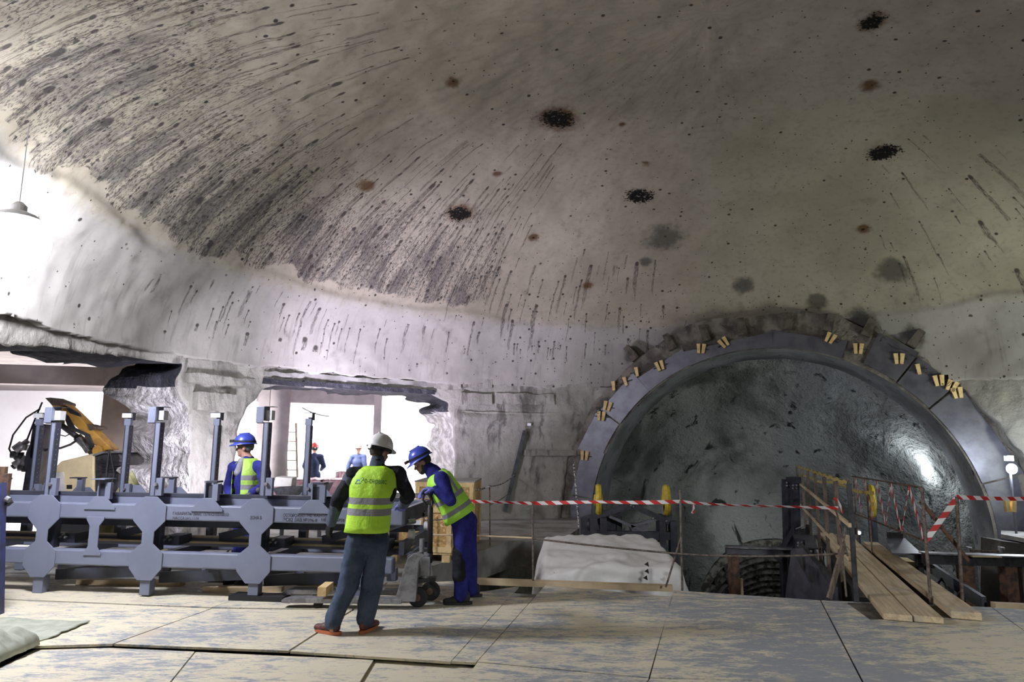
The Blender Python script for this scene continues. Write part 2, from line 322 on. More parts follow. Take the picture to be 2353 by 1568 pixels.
# ------------------------------------------------------------------ mesh helpers
class MB:
    def __init__(s): s.v = []; s.f = []; s.uv = {}
    def add(s, vs, fs):
        o = len(s.v); s.v += [Vector(v) for v in vs]; s.f += [tuple(i + o for i in f) for f in fs]; return s
    def box(s, c, size, rot=None):
        c = Vector(c); h = Vector(size) / 2; m = rot or Matrix.Identity(3)
        return s.add([c + m @ Vector((sx * h.x, sy * h.y, sz * h.z)) for sx in (-1, 1) for sy in (-1, 1) for sz in (-1, 1)],
                     [(0, 1, 3, 2), (4, 6, 7, 5), (0, 4, 5, 1), (2, 3, 7, 6), (0, 2, 6, 4), (1, 5, 7, 3)])
    def bar(s, a, b, wx, wy, up=(0, 0, 1)):
        """square bar from a to b"""
        a, b = Vector(a), Vector(b); d = b - a; z = d.normalized(); u = Vector(up)
        if abs(z.dot(u)) > .95: u = Vector((0, 1, 0))
        x = u.cross(z).normalized(); y = z.cross(x)
        return s.box((a + b) / 2, (wx, wy, d.length), Matrix((x, y, z)).transposed())
    def hexa(s, q):
        return s.add(q, [(0, 3, 2, 1), (4, 5, 6, 7), (0, 1, 5, 4), (1, 2, 6, 5), (2, 3, 7, 6), (3, 0, 4, 7)])
    def prism(s, poly, t, o=(0, 0, 0), ux=(1, 0, 0), uy=(0, 0, 1), un=(0, 1, 0)):
        o, ux, uy, un = map(Vector, (o, ux, uy, un)); n = len(poly)
        a = [o + ux * p[0] + uy * p[1] for p in poly]; b = [p + un * t for p in a]
        return s.add(a + b, [tuple(range(n))[::-1], tuple(range(n, 2 * n))] + [(i, (i + 1) % n, (i + 1) % n + n, i + n) for i in range(n)])
    def tube(s, pts, r, n=8, caps=True):
        pts = [Vector(p) for p in pts]; k = len(pts); rs = r if isinstance(r, (list, tuple)) else [r] * k; vs = []; ref = None
        for i, p in enumerate(pts):
            d = (pts[min(i + 1, k - 1)] - pts[max(i - 1, 0)]).normalized()
            if ref is None: ref = Vector((0, 0, 1)) if abs(d.z) < .9 else Vector((1, 0, 0))
            x = (ref - d * ref.dot(d)).normalized(); y = d.cross(x); ref = x
            vs += [p + (x * math.cos(2 * math.pi * j / n) + y * math.sin(2 * math.pi * j / n)) * rs[i] for j in range(n)]
        fs = [(i * n + j, i * n + (j + 1) % n, (i + 1) * n + (j + 1) % n, (i + 1) * n + j) for i in range(k - 1) for j in range(n)]
        if caps: fs += [tuple(range(n))[::-1], tuple(range((k - 1) * n, k * n))]
        return s.add(vs, fs)
    def lathe(s, prof, c=(0, 0, 0), ax=(0, 0, 1), n=24):
        """prof: list of (radius, height)"""
        c, z = Vector(c), Vector(ax).normalized(); x = Vector((1, 0, 0)) if abs(z.x) < .9 else Vector((0, 1, 0)); x = (x - z * x.dot(z)).normalized(); y = z.cross(x)
        vs = [c + z * h + (x * math.cos(2 * math.pi * j / n) + y * math.sin(2 * math.pi * j / n)) * max(r, 1e-4) for r, h in prof for j in range(n)]
        return s.add(vs, [(i * n + j, i * n + (j + 1) % n, (i + 1) * n + (j + 1) % n, (i + 1) * n + j) for i in range(len(prof) - 1) for j in range(n)] + [tuple(range(n))[::-1], tuple(range((len(prof) - 1) * n, len(prof) * n))])
    def ell(s, c, rad, rot=None, nu=16, nv=10):
        c = Vector(c); m = rot or Matrix.Identity(3); rad = Vector(rad) if not isinstance(rad, (int, float)) else Vector((rad,) * 3); vs = []
        for i in range(nv + 1):
            t = math.pi * i / nv
            for j in range(nu):
                f = 2 * math.pi * j / nu; vs.append(c + m @ Vector((rad.x * math.sin(t) * math.cos(f), rad.y * math.sin(t) * math.sin(f), rad.z * math.cos(t))))
        return s.add(vs, [(i * nu + j, (i + 1) * nu + j, (i + 1) * nu + (j + 1) % nu, i * nu + (j + 1) % nu) for i in range(nv) for j in range(nu)])
    def cap(s, a, ra, b, rb, flat=None, k=1.0, n=14):
        """tapered capsule; flat = direction in which it is squeezed by k"""
        a, b = Vector(a), Vector(b); d = b - a; L = max(d.length, 1e-4); z = d / L if d.length > 1e-4 else UZ
        fl = Vector(flat).normalized() if flat is not None else None
        x = Vector((1, 0, 0)) if abs(z.x) < .8 else Vector((0, 1, 0)); x = (x - z * x.dot(z)).normalized(); y = z.cross(x); prof = []
        for i in range(7):
            t = math.pi / 2 * (1 - i / 6); prof.append((ra * math.cos(t), -ra * math.sin(t)))
        for i in range(7):
            t = math.pi / 2 * i / 6; prof.append((rb * math.cos(t), L + rb * math.sin(t)))
        vs = []
        for r_, h in prof:
            for j in range(n):
                o = (x * math.cos(2 * math.pi * j / n) + y * math.sin(2 * math.pi * j / n)) * max(r_, 1e-4)
                if fl is not None: o -= fl * o.dot(fl) * (1 - k)
                vs.append(a + z * h + o)
        q = len(prof)
        return s.add(vs, [(i * n + j, i * n + (j + 1) % n, (i + 1) * n + (j + 1) % n, (i + 1) * n + j) for i in range(q - 1) for j in range(n)] + [tuple(range(n))[::-1], tuple(range((q - 1) * n, q * n))])
    def build(s, name, mat, parent=None, smooth=False, bevel=0, kind=None):
        me = bpy.data.meshes.new(name); off = Vector(parent['_o']) if parent is not None and '_o' in parent else (pworld(parent) if parent is not None else Vector())
        me.from_pydata([tuple(v - off) for v in s.v], [], s.f); me.validate(); me.update()
        bm = bmesh.new(); bm.from_mesh(me); bmesh.ops.recalc_face_normals(bm, faces=bm.faces); bm.to_mesh(me); bm.free()
        me.materials.append(MAT[mat] if isinstance(mat, str) else mat)
        if smooth:
            for p in me.polygons: p.use_smooth = True
        o = bpy.data.objects.new(name, me); COL.objects.link(o); o.parent = parent
        if bevel:
            m = o.modifiers.new('bevel', 'BEVEL'); m.width = bevel; m.segments = 2; m.limit_method = 'ANGLE'
        if kind: o['kind'] = kind
        return o
def pworld(o):
    v = Vector()
    while o is not None: v += o.location; o = o.parent
    return v
def tag(o, label, cat, group=None):
    o['label'] = label; o['category'] = cat
    if group: o['group'] = group
    return o
def thing(name, label, cat, loc, group=None):
    o = bpy.data.objects.new(name, None); COL.objects.link(o); o.location = loc; o.empty_display_size = .2
    return tag(o, label, cat, group)
def struct(o): o['kind'] = 'structure'; return o
def ribbon(pts, width, wdir, name, mat, parent=None, twist=None):
    """flat tape through pts, UV x = length in metres"""
    pts = [Vector(p) for p in pts]; vs = []; fs = []; us = []; L = 0; k = len(pts)
    for i, p in enumerate(pts):
        if i: L += (p - pts[i - 1]).length
        wd = Vector(wdir).normalized()
        if twist: d = (pts[min(i + 1, k - 1)] - pts[max(i - 1, 0)]).normalized(); wd = Matrix.Rotation(twist(L), 3, d) @ wd
        vs += [p - wd * width / 2, p + wd * width / 2]; us.append(L)
        if i: a = 2 * i - 2; fs.append((a, a + 1, a + 3, a + 2))
    off = pworld(parent) if parent is not None else Vector()
    me = bpy.data.meshes.new(name); me.from_pydata([tuple(v - off) for v in vs], [], fs); me.materials.append(MAT[mat]); uvl = me.uv_layers.new(name='UVMap')
    for lp in me.loops: uvl.data[lp.index].uv = (us[lp.vertex_index // 2], lp.vertex_index % 2)
    o = bpy.data.objects.new(name, me); COL.objects.link(o); o.parent = parent
    m = o.modifiers.new('thick', 'SOLIDIFY'); m.thickness = .002
    return o
def nz(p, s=1.0, seed=0): return noise.noise(Vector(p) * s + Vector((seed * 13.1, seed * 7.7, seed * 3.3)))
def fract(p, s=1.0, seed=0): return noise.fractal(Vector(p) * s + Vector((seed * 13.1, seed * 7.7, seed * 3.3)), .6, 2.0, 5)

# ------------------------------------------------------------------ structure: dome
def arch_coord(p):
    q = p - AO; return q.dot(RX), q.z, q.dot(AX)
def in_mouth(p, rad):
    x, z, d = arch_coord(p)
    if d < -4: return False
    return (math.hypot(x, z) if z > 0 else abs(x)) < rad
def smooth01(a, lo, hi):
    t = min(max((a - lo) / (hi - lo), 0), 1); return t * t * (3 - 2 * t)
def build_dome():
    NA, NE = 800, 150; vs = []; uvs = []; st = []; dt = []
    for i in range(-1, NE + 1):
        for j in range(NA):
            az = 2 * math.pi * j / NA - math.pi; t = max(i, 0) / NE * math.pi / 2
            r = RD * math.cos(t); z = Z0 + HD * math.sin(t)
            p = Vector((CX + r * math.sin(az), CY + r * math.cos(az), z))
            if i <= 0:
                z += .07 * fract((p.x, p.y, 0), 1.5, 2) + .03
                p.z = z
            if i == -1: p.x += .5 * math.sin(az); p.y += .5 * math.cos(az)
            else:
                n = Vector((p.x - CX, p.y - CY, (z - Z0) * 2)).normalized(); p -= n * (.05 * fract(p, .45, 1) + .012 * fract(p, 2.2, 5))
                e = math.degrees(t)
                # irregular ridge of fresh shotcrete along the construction joint
                seam = 19.5 + 2.5 * nz((az * 6, 0, 0), 1.0, 9)
                p -= n * .05 * smooth01(e, seam + 1.5, seam) * (1 - .8 * smooth01(seam - e, 0, 9))
            vs.append(p)
            a = math.degrees(az); e = math.degrees(t); seam = 20.5 + 2.5 * nz((az * 6, 0, 0), 1.0, 9)
            left = smooth01(a, -140, -118) * (1 - smooth01(a, -32, -14))
            tongue = 3.0 * nz((az * 16, 0, 0), 1, 4) + 1.2 * nz((az * 45, 0, 0), 1, 6)
            body = smooth01(e, seam + .8 + tongue, seam + 2.2 + tongue) * (1 - smooth01(e, 44, 66 + 6 * nz((az * 5, 1, 0))))
            lowz = .42 * smooth01(e, 3, 7) * (1 - smooth01(e, seam - 6, seam - 3)) * smooth01(a, -84, -70) * (1 - smooth01(a, -45, -30))
            clean = 1 - .9 * smooth01(e, seam + 26, seam + 4) * (1 - smooth01(a, -124, -107))
            s = max(left * body * (.55 + .45 * smooth01(e, 52, 28)) * clean, lowz)
            s = max(s, .8 * smooth01(a, -130, -117) * (1 - smooth01(a, -117, -109)) * smooth01(e, 22, 27) * (1 - smooth01(e, 40, 55)))
            mid = .34 * smooth01(a, -34, -22) * (1 - smooth01(a, -3, 12)) * smooth01(e, 8, 13) * (1 - smooth01(e, 30, 42))
            rightz = .16 * smooth01(a, 42, 58) * smooth01(e, 12, 20) * (1 - smooth01(e, 45, 60))
            st.append(max(s, mid, rightz)); dt.append(.28 + .32 * (1 - smooth01(e, 14, 40)) * smooth01(a, -35, -12) - .15 * smooth01(e, 18, 10) * (1 - smooth01(a, -60, -30)))
            uvs.append((az * RD, t * (RD + HD) / 2))
    fs = []
    for i in range(NE + 1):
        for j in range(NA):
            a = i * NA + j; b = i * NA + (j + 1) % NA
            q = (a, b, b + NA, a + NA)
            c = sum((vs[k] for k in q), Vector()) / 4
            if in_mouth(c, AR + .70 + .12 * nz(c, 2.2)) and c.z < 4.7 and (c - CEN).dot(AX) > 3: continue
            fs.append(q)
    me = bpy.data.meshes.new('ceiling'); me.from_pydata([tuple(v) for v in vs], [], fs); uvl = me.uv_layers.new(name='UVMap')
    vi = np.empty(len(me.loops), 'i'); me.loops.foreach_get('vertex_index', vi)
    uva = np.array(uvs, 'f')[vi]
    # keep UVs continuous across the seam behind the camera
    pl = uva[:, 0].reshape(-1, 4); wrap = (pl.max(1) - pl.min(1)) > RD * 3; pl[wrap] = np.where(pl[wrap] < 0, pl[wrap] + 2 * math.pi * RD, pl[wrap])
    uva[:, 0] = pl.reshape(-1); uvl.data.foreach_set('uv', uva.reshape(-1))
    V = np.array([tuple(v) for v in vs]); so = np.zeros(len(V)); ru = np.zeros(len(V)); bu = np.zeros(len(V))
    for (px, py, rh, rc, kind) in BURNS:
        q = dome_hit(px, py); tg = UZ.cross(q - CEN).normalized(); e = V - np.array(q); al = e @ np.array(tg); up_ = e[:, 2] * .8
        d = np.sqrt(np.maximum((e**2).sum(1) - .5 * al**2, 0)); rh, rc = rh * 1.25, rc * 1.7
        dh = np.sqrt(np.maximum(((e - np.array((0, 0, rc * .35)))**2).sum(1) - .4 * al**2, 0))
        ru = np.maximum(ru, (1 - dh / rh) * (1 if kind != 1 else .6)); bu = np.maximum(bu, np.clip(1.25 - d / rc, -1, 1) if kind < 2 else np.clip(.75 - d / rc, -1, 1))
    for (px, py, rr) in SOOT:
        e = V - np.array(dome_hit(px, py)); so = np.maximum(so, 1.1 - np.sqrt((e**2).sum(1)) / rr)
    so, ru, bu = np.clip(so, -1, 1), np.clip(ru, -1, 1), np.clip(bu, -1, 1)
    for nm, dat in (('streak', st), ('dots', dt), ('soot', so), ('rust', ru), ('burn', bu)):
        at = me.attributes.new(nm, 'FLOAT', 'POINT'); at.data.foreach_set('value', np.array(dat, 'f'))
    me.materials.append(MAT['dome'])
    for p in me.polygons: p.use_smooth = True
    o = bpy.data.objects.new('ceiling', me); COL.objects.link(o); struct(o); o['label'] = 'domed shotcrete vault with dark run-off streaks and mould dots'
build_dome()

# ------------------------------------------------------------------ structure: drum wall with two broken-out openings
def px_poly(pts): return [azz(x, y) for x, y in pts]
def inside(pt, poly):
    x, y = pt; c = False; j = len(poly) - 1
    for i in range(len(poly)):
        xi, yi = poly[i]; xj, yj = poly[j]
        if (yi > y) != (yj > y) and x < (xj - xi) * (y - yi) / (yj - yi) + xi: c = not c
        j = i
    return c
O1 = [(R(-128), 2.85), (R(-110), 2.78)] + px_poly([(0, 785), (200, 808), (330, 825), (430, 842), (420, 880), (440, 940), (448, 1000), (440, 1150)]) + [(R(-69.5), -.4), (R(-128), -.4)]
O2 = px_poly([(552, 1150), (552, 1000), (572, 935), (612, 893), (640, 884), (800, 893), (990, 902), (1030, 930), (1046, 1000), (1050, 1150)]) + [(R(-27.4), -.4), (R(-61), -.4)]
def build_drum():
    a0, a1, zl, zh, dz = R(-140), R(112), -3.6, 3.25, .055
    NA = int((a1 - a0) * RD / .06); NZ = int((zh - zl) / dz)
    bm = bmesh.new(); grid = []
    for i in range(NZ + 1):
        row = []
        for j in range(NA + 1):
            az = a0 + (a1 - a0) * j / NA; z = zl + (zh - zl) * i / NZ; q = Vector((math.sin(az) * RD, math.cos(az) * RD, z))
            r = RD + .10 + .05 * fract(q, .8, 3) + .02 * fract(q, 4, 4)
            if z > 2.2 and R(-62) < az < R(0): r -= .05 + .03 * (nz((az * 9, z * 2, 0)) > .1)         # cast ledge under the springing
            if abs(z - 2.35) < .09 and R(-27) < az < R(-9): r -= .06
            if R(-66) < az < R(-60) and 1.6 < z < 2.6: r -= .10 * smooth01(nz((az * 20, z * 2.5, 0), 1, 8), -.1, .3)
            row.append(bm.verts.new((CX + r * math.sin(az), CY + r * math.cos(az), z)))
        grid.append(row)
    bm.verts.ensure_lookup_table()
    for i in range(NZ):
        for j in range(NA):
            az = a0 + (a1 - a0) * (j + .5) / NA; z = zl + (zh - zl) * (i + .5) / NZ; q = Vector((math.sin(az) * RD, math.cos(az) * RD, z))
            jit = .06 * fract(q, 2.2, 6)
            pt = (az + jit / RD, z + jit)
            if inside(pt, O1) or inside(pt, O2): continue
            w = Vector((CX + q.x, CY + q.y, z))
            if az > R(-20) and in_mouth(w, AR + .72 + jit): continue
            bm.faces.new((grid[i][j], grid[i][j + 1], grid[i + 1][j + 1], grid[i + 1][j]))
    for v in [v for v in bm.verts if not v.link_faces]: bm.verts.remove(v)
    zmin, zmax = zl + .01, zh - .01
    def azv(v): return math.atan2(v.co.x - CX, v.co.y - CY)
    be = [e for e in bm.edges if e.is_boundary and not all(v.co.z > zmax or v.co.z < zmin or azv(v) < a0 + .01 or azv(v) > a1 - .01 for v in e.verts)]
    bv = {v for e in be for v in e.verts}
    for _ in range(4):
        new = {}
        for v in bv:
            nb = [e.other_vert(v).co for e in v.link_edges if e in set() or e.is_boundary]
            if len(nb) == 2: new[v] = v.co * .5 + (nb[0] + nb[1]) * .25
        for v, c in new.items(): v.co = c
    loop = be
    for st in range(7):
        r = bmesh.ops.extrude_edge_only(bm, edges=loop); ge = r['geom']; nv = [g for g in ge if isinstance(g, bmesh.types.BMVert)]; loop = [g for g in ge if isinstance(g, bmesh.types.BMEdge) and g.is_boundary]
        for g in ge:
            if isinstance(g, bmesh.types.BMFace):
                c = g.calc_center_median(); a = math.atan2(c.x - CX, c.y - CY)
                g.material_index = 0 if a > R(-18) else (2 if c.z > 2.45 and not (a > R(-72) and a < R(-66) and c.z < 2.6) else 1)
        for v in nv:
            a = azv(v); d = AX if a > R(-18) else Vector((v.co.x - CX, v.co.y - CY, 0)).normalized()
            v.co += d * .2
            k = .13 if a < R(-18) else .03
            v.co += Vector((nz(v.co, 2.6, 1), nz(v.co, 2.6, 2), nz(v.co, 2.6, 3) * (.7 if v.co.z < 2.4 else .35))) * k
    me = bpy.data.meshes.new('wall_left'); bm.to_mesh(me); bm.free()
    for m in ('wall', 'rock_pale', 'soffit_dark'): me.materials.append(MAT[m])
    for p in me.polygons: p.use_smooth = p.material_index == 0
    o = bpy.data.objects.new('wall_left', me); COL.objects.link(o); struct(o); o['label'] = 'round concrete drum wall with rough broken openings'
    return o
wall = build_drum()

# steel lintel and loose concrete courses around the openings (parts of the wall)
def arc_block(a0, a1, z0, z1, r0, r1, name, mat, n=8, jit=.0):
    m = MB(); vs = []
    for k in range(n + 1):
        a = a0 + (a1 - a0) * k / n
        for (r, z) in ((r0, z0), (r1, z0), (r1, z1), (r0, z1)):
            q = Vector((CX + r * math.sin(a), CY + r * math.cos(a), z)); vs.append(q + Vector((nz(q, 5, 1), nz(q, 5, 2), nz(q, 5, 3))) * jit)
    fs = [(k * 4 + i, k * 4 + (i + 1) % 4, k * 4 + 4 + (i + 1) % 4, k * 4 + 4 + i) for k in range(n) for i in range(4)] + [(3, 2, 1, 0), tuple(n * 4 + i for i in range(4))]
    m.add(vs, fs); return m.build(name, mat, wall)
for (xa, xb, ya, yb) in ((608, 700, 852, 886), (700, 862, 858, 893), (862, 1000, 868, 903)):
    a, zt = azz(xa, ya); b, _ = azz(xb, ya); _, zb = azz((xa + xb) / 2, yb); zt = azz((xa + xb) / 2, (ya + yb) / 2)[1]
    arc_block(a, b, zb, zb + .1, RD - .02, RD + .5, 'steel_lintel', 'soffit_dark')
    arc_block(a, b, zt + .02, zt + .1, RD + .0, RD + .3, 'lintel_course', 'concrete', jit=.04)
for (xa, xb, ya, yb, rr) in ((455, 545, 905, 945, -.02), (440, 590, 865, 885, .02), (1060, 1130, 905, 930, -.04), (1140, 1275, 905, 930, 0), (1050, 1290, 948, 963, .0), (1000, 1060, 868, 895, -.03), (1065, 1130, 870, 892, -.02), (1205, 1325, 1035, 1048, .02)):
    a, _ = azz(xa, ya); b, _ = azz(xb, ya); zt = azz((xa + xb) / 2, ya)[1]; zb = azz((xa + xb) / 2, yb)[1]
    arc_block(a, b, zb, zt, RD + rr, RD + .25, 'concrete_ledge', 'wall', 10, .03)

# ------------------------------------------------------------------ structure: rooms behind the openings
def room():
    m = MB()
    m.box((-9, 24.2, 1.6), (30, .2, 4)); m.box((-24, 14, 1.6), (.2, 22, 4))
    struct(m.build('wall_back', 'room_white'))
    struct(MB().box((.9, 21.0, 1.6), (.25, 6.6, 4)).build('wall_side', 'room_white'))
    # ceiling with the dome's footprint left free
    m = MB(); n = 40; vs = []
    for k in range(n + 1):
        a = R(-140) + (R(-12) - R(-140)) * k / n
        for r in (RD + 1.35, RD + 18): vs.append((CX + r * math.sin(a), CY + r * math.cos(a), 3.42))
    m.add(vs + [(x, y, 3.6) for x, y, z in vs], [(2 * k, 2 * k + 1, 2 * k + 3, 2 * k + 2) for k in range(n)] + [(82 + 2 * k, 82 + 2 * k + 2, 82 + 2 * k + 3, 82 + 2 * k + 1) for k in range(n)])
    struct(m.build('ceiling_rooms', 'room_concrete'))
    # column, pilaster and beams
    p = G(640, 1140); base = P(640, 1000, 17.0)
    struct(MB().lathe([(.24, 0), (.24, 3.45)], (base.x, base.y, 0), n=28).build('column_1', 'room_concrete', smooth=True))
    a = P(610, 1000, 17.6); struct(MB().box((a.x - .02, a.y, 1.7), (.28, .4, 3.5)).build('column_2', 'room_concrete'))
    a = P(866, 1000, 19.0); struct(MB().box((a.x, a.y, 1.7), (.16, .3, 3.5)).build('column_3', 'room_concrete'))
    a, b = P(590, 905, 18.0), P(870, 915, 19.2); struct(MB().bar(a, b, .35, .42).build('beam_1', 'room_concrete'))
    a = P(272, 950, 13.2); struct(MB().box((a.x, a.y + .1, 1.7), (.52, .4, 3.4)).build('column_4', 'room_concrete'))
    a, b = P(-420, 850, 12.3), P(262, 868, 13.4); struct(MB().bar(a, b, .4, .36).build('beam_2', 'room_concrete'))
room()
# ------------------------------------------------------------------ structure: floor slab, pit, plywood sheets
def build_floor():
    near = [(-26, -1.5), (12, -1.5), (12, 6.75), (5.9, 8.02), (2.29, 8.62), (-.45, 9.15), (-1.0, 9.3), (-26, 9.3)]; far = [(-26, 9.3), (-1.0, 9.3), (-1.12, 10.2), (.07, 12.9), (.95, 13.0), (1.55, 15.2), (1.6, 17.6), (-6, 26), (-26, 26)]
    m = MB().prism(near, .4, (0, 0, -.53), (1, 0, 0), (0, 1, 0), (0, 0, 1)).prism(far, .46, (0, 0, -.465), (1, 0, 0), (0, 1, 0), (0, 0, 1))
    fl = struct(m.build('floor', 'concrete')); fl['label'] = 'concrete slab floor beside the pit'
    # plywood sheets, corners taken on the floor level
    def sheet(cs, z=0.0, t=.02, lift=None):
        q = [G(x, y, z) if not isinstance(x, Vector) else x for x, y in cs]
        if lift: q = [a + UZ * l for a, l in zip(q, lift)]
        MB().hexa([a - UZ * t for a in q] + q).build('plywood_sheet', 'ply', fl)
    def mid(a, b, t): return (a[0] + (b[0] - a[0]) * t, a[1] + (b[1] - a[1]) * t)
    # back row (around the frame)
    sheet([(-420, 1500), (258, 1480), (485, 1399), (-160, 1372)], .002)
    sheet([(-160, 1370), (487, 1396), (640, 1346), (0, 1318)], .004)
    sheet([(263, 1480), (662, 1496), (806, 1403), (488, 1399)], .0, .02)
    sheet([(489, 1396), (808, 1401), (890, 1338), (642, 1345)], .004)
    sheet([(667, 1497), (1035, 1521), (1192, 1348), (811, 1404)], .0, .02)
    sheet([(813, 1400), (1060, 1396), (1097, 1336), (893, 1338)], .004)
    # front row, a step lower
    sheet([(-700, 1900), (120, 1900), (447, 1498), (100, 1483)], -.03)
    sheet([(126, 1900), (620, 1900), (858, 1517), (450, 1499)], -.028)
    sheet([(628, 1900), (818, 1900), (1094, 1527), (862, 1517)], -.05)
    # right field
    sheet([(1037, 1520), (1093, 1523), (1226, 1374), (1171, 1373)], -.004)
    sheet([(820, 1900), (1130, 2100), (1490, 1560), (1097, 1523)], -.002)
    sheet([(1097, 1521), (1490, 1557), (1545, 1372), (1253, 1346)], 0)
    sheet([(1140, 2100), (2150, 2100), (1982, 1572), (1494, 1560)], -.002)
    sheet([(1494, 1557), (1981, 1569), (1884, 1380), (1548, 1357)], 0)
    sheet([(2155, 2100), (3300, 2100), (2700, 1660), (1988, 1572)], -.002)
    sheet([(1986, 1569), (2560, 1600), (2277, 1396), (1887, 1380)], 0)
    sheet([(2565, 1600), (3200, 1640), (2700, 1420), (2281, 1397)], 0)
    # timber edge beams along the pit
    for (x0, y0, x1, y1) in ((1095, 1336, 1545, 1352),):
        a, b = G(x0, y0, -.03), G(x1, y1, -.03); MB().bar(a, b, .12, .07).build('edge_timber', 'timber', fl)
    # pit
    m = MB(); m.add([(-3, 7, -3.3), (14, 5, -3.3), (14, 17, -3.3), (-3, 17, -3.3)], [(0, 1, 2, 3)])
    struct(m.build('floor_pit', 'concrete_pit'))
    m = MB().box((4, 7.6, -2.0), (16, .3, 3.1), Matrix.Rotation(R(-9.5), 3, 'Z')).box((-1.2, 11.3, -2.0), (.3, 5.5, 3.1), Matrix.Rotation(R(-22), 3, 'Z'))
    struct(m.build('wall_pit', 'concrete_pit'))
    return fl
floor = build_floor()

# ------------------------------------------------------------------ structure: tunnel mouth and inclined tunnel
def ring_pts(D, cz, rad, n, stilt, seed=0, amp=0.0, lat=0.0):
    """horse-shoe section: half circle with straight sides going down"""
    out = []
    for k in range(n + 1):
        a = math.pi * k / n; x, z = -math.cos(a) * rad, math.sin(a) * rad; out.append((x, z))
    out = [(-rad, -stilt * (3 - i) / 3) for i in range(3)] + out + [(rad, -stilt * (i + 1) / 3) for i in range(3)]
    res = []
    for x, z in out:
        p = AO + RX * (x + lat) + AX * D + UZ * (z + cz)
        if amp:
            nrm = Vector((0, 0, 0)) + RX * x + UZ * max(z, 0); nrm.normalize(); p += nrm * amp * fract(p, .55, seed)
        res.append(p)
    return res
def build_tunnel():
    n = 96
    secs = [(-.02, 0, AR, 3, .0), (.7, 0, AR - .03, 3, .03), (1.3, -.02, AR - .05, 3, .04), (1.35, 0, AR + .45, 3, .12), (2.2, -.3, AR + .5, 3, .2), (3.2, -.75, AR + .35, 3, .25), (4.2, -1.25, AR + .1, 3, .25), (5.1, -1.7, AR - .1, 3, .25),
            (5.9, -2.2, AR - .45, 2.6, .25), (6.5, -2.6, AR - .95, 2.2, .2), (6.8, -2.95, AR - 1.45, 2.0, .12), (6.9, -3.35, 2.42, 2.0, .04)]
    m = MB(); vs = []
    for (D, cz, rad, st, amp) in secs: vs += ring_pts(D, cz, rad, n, st, 3, amp)
    w_ = n + 7
    m.add(vs, [(i * w_ + j, i * w_ + j + 1, (i + 1) * w_ + j + 1, (i + 1) * w_ + j) for i in range(len(secs) - 1) for j in range(w_ - 1)])
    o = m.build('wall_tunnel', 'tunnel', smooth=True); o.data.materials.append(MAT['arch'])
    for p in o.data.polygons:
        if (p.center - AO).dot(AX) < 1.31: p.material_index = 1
    struct(o); o['label'] = 'dark rough shotcrete chamber behind the round tunnel mouth'
    # inclined tunnel floor / bench
    m = MB(); a = AO + AX * 1.3; 
    m.add([a - RX * 4.6 + UZ * -2.6, a + RX * 4.6 + UZ * -2.6, a + AX * 6 + RX * 4.2 - UZ * 6.2, a + AX * 6 - RX * 4.2 - UZ * 6.2], [(0, 1, 2, 3)])
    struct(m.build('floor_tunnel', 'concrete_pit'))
    # lined tunnel: iron rings going down at thirty degrees
    lin = MB(); sv = []; d0 = 6.9
    for k in range(2):
        D = d0 + k * 12; sv += ring_pts(D, -3.35 - k * 12 * .58, 2.42, 40, 2.4)
    w2 = 47; lin.add(sv, [(j, j + 1, w2 + j + 1, w2 + j) for j in range(w2 - 1)])
    tl = lin.build('wall_lining', 'ring_iron'); struct(tl)
    for k in range(7):
        D = d0 + .1 + k * .95; cz = -3.35 - (D - d0) * .58
        for half in (0, .5):
            A = ring_pts(D + half, cz - half * .58, 2.42, 40, 2.0); B = ring_pts(D + half, cz - half * .58, 2.20, 40, 2.0)
            A2 = [p + AX * .07 - UZ * .04 for p in A]; B2 = [p + AX * .07 - UZ * .04 for p in B]; q = len(A); r = MB()
            r.add(A + B + A2 + B2, [(j, j + 1, q + j + 1, q + j) for j in range(q - 1)] + [(q + j, q + j + 1, 3 * q + j + 1, 3 * q + j) for j in range(q - 1)] + [(2 * q + j, 3 * q + j, 3 * q + j + 1, 2 * q + j + 1) for j in range(q - 1)])
            if half == 0:
                for t in range(4, 42, 3):                              # cross ribs between the flanges
                    p = (A[t] + B[t]) / 2; r.bar(p, p + AX * .5 - UZ * .29, .06, .2, (A[t] - B[t]).normalized())
            r.build('lining_ring', 'ring_iron', tl)
    # collar around the mouth
    m = MB(); A = ring_pts(-.02, 0, AR, n, 3); B = ring_pts(0, 0, AR + .86, n, 3, 5, .12)
    m.add(A + B, [(j, j + 1, len(A) + j + 1, len(A) + j) for j in range(len(A) - 1)])
    B2 = [p + AX * 1.6 for p in B]; m.add(B + B2, [(j, j + 1, len(A) + j + 1, len(A) + j) for j in range(len(A) - 1)])
    col = m.build('wall_arch', 'arch_joint'); struct(col); col['label'] = 'concrete collar around the tunnel mouth'
    # formwork plates fixed on the collar face: (angle from, angle to, inner, outer)
    for k, (a0, a1, r0, r1) in enumerate(((-14, 8, 4.06, 4.62), (8.5, 24, 4.06, 4.6), (22, 35, 4.1, 4.72), (35.5, 50, 4.08, 4.66), (50, 66, 4.08, 4.5), (66, 92, 4.06, 4.42), (92, 112, 4.06, 4.46), (118, 128, 4.12, 4.86), (128.5, 139, 4.1, 4.78), (139.5, 163, 4.08, 4.82), (163.5, 182, 4.1, 4.7))):
        pl = MB(); nn = 8; vs = []; tl_ = .01 + .02 * (k % 2)
        for i in range(nn + 1):
            a = R(a0 + (a1 - a0) * i / nn)
            # plates are straight-edged outside
            am = R((a0 + a1) / 2); ro = r1 * math.cos((a1 - a0) / 2 * math.pi / 180) / math.cos(a - am) if (a1 - a0) < 30 else r1
            for rr in (r0, ro):
                x, z = -math.cos(a) * rr, math.sin(a) * rr
                for dd in (-.035 - tl_, -.02 - tl_): vs.append(AO + RX * x + UZ * z + AX * dd)
        fs = []
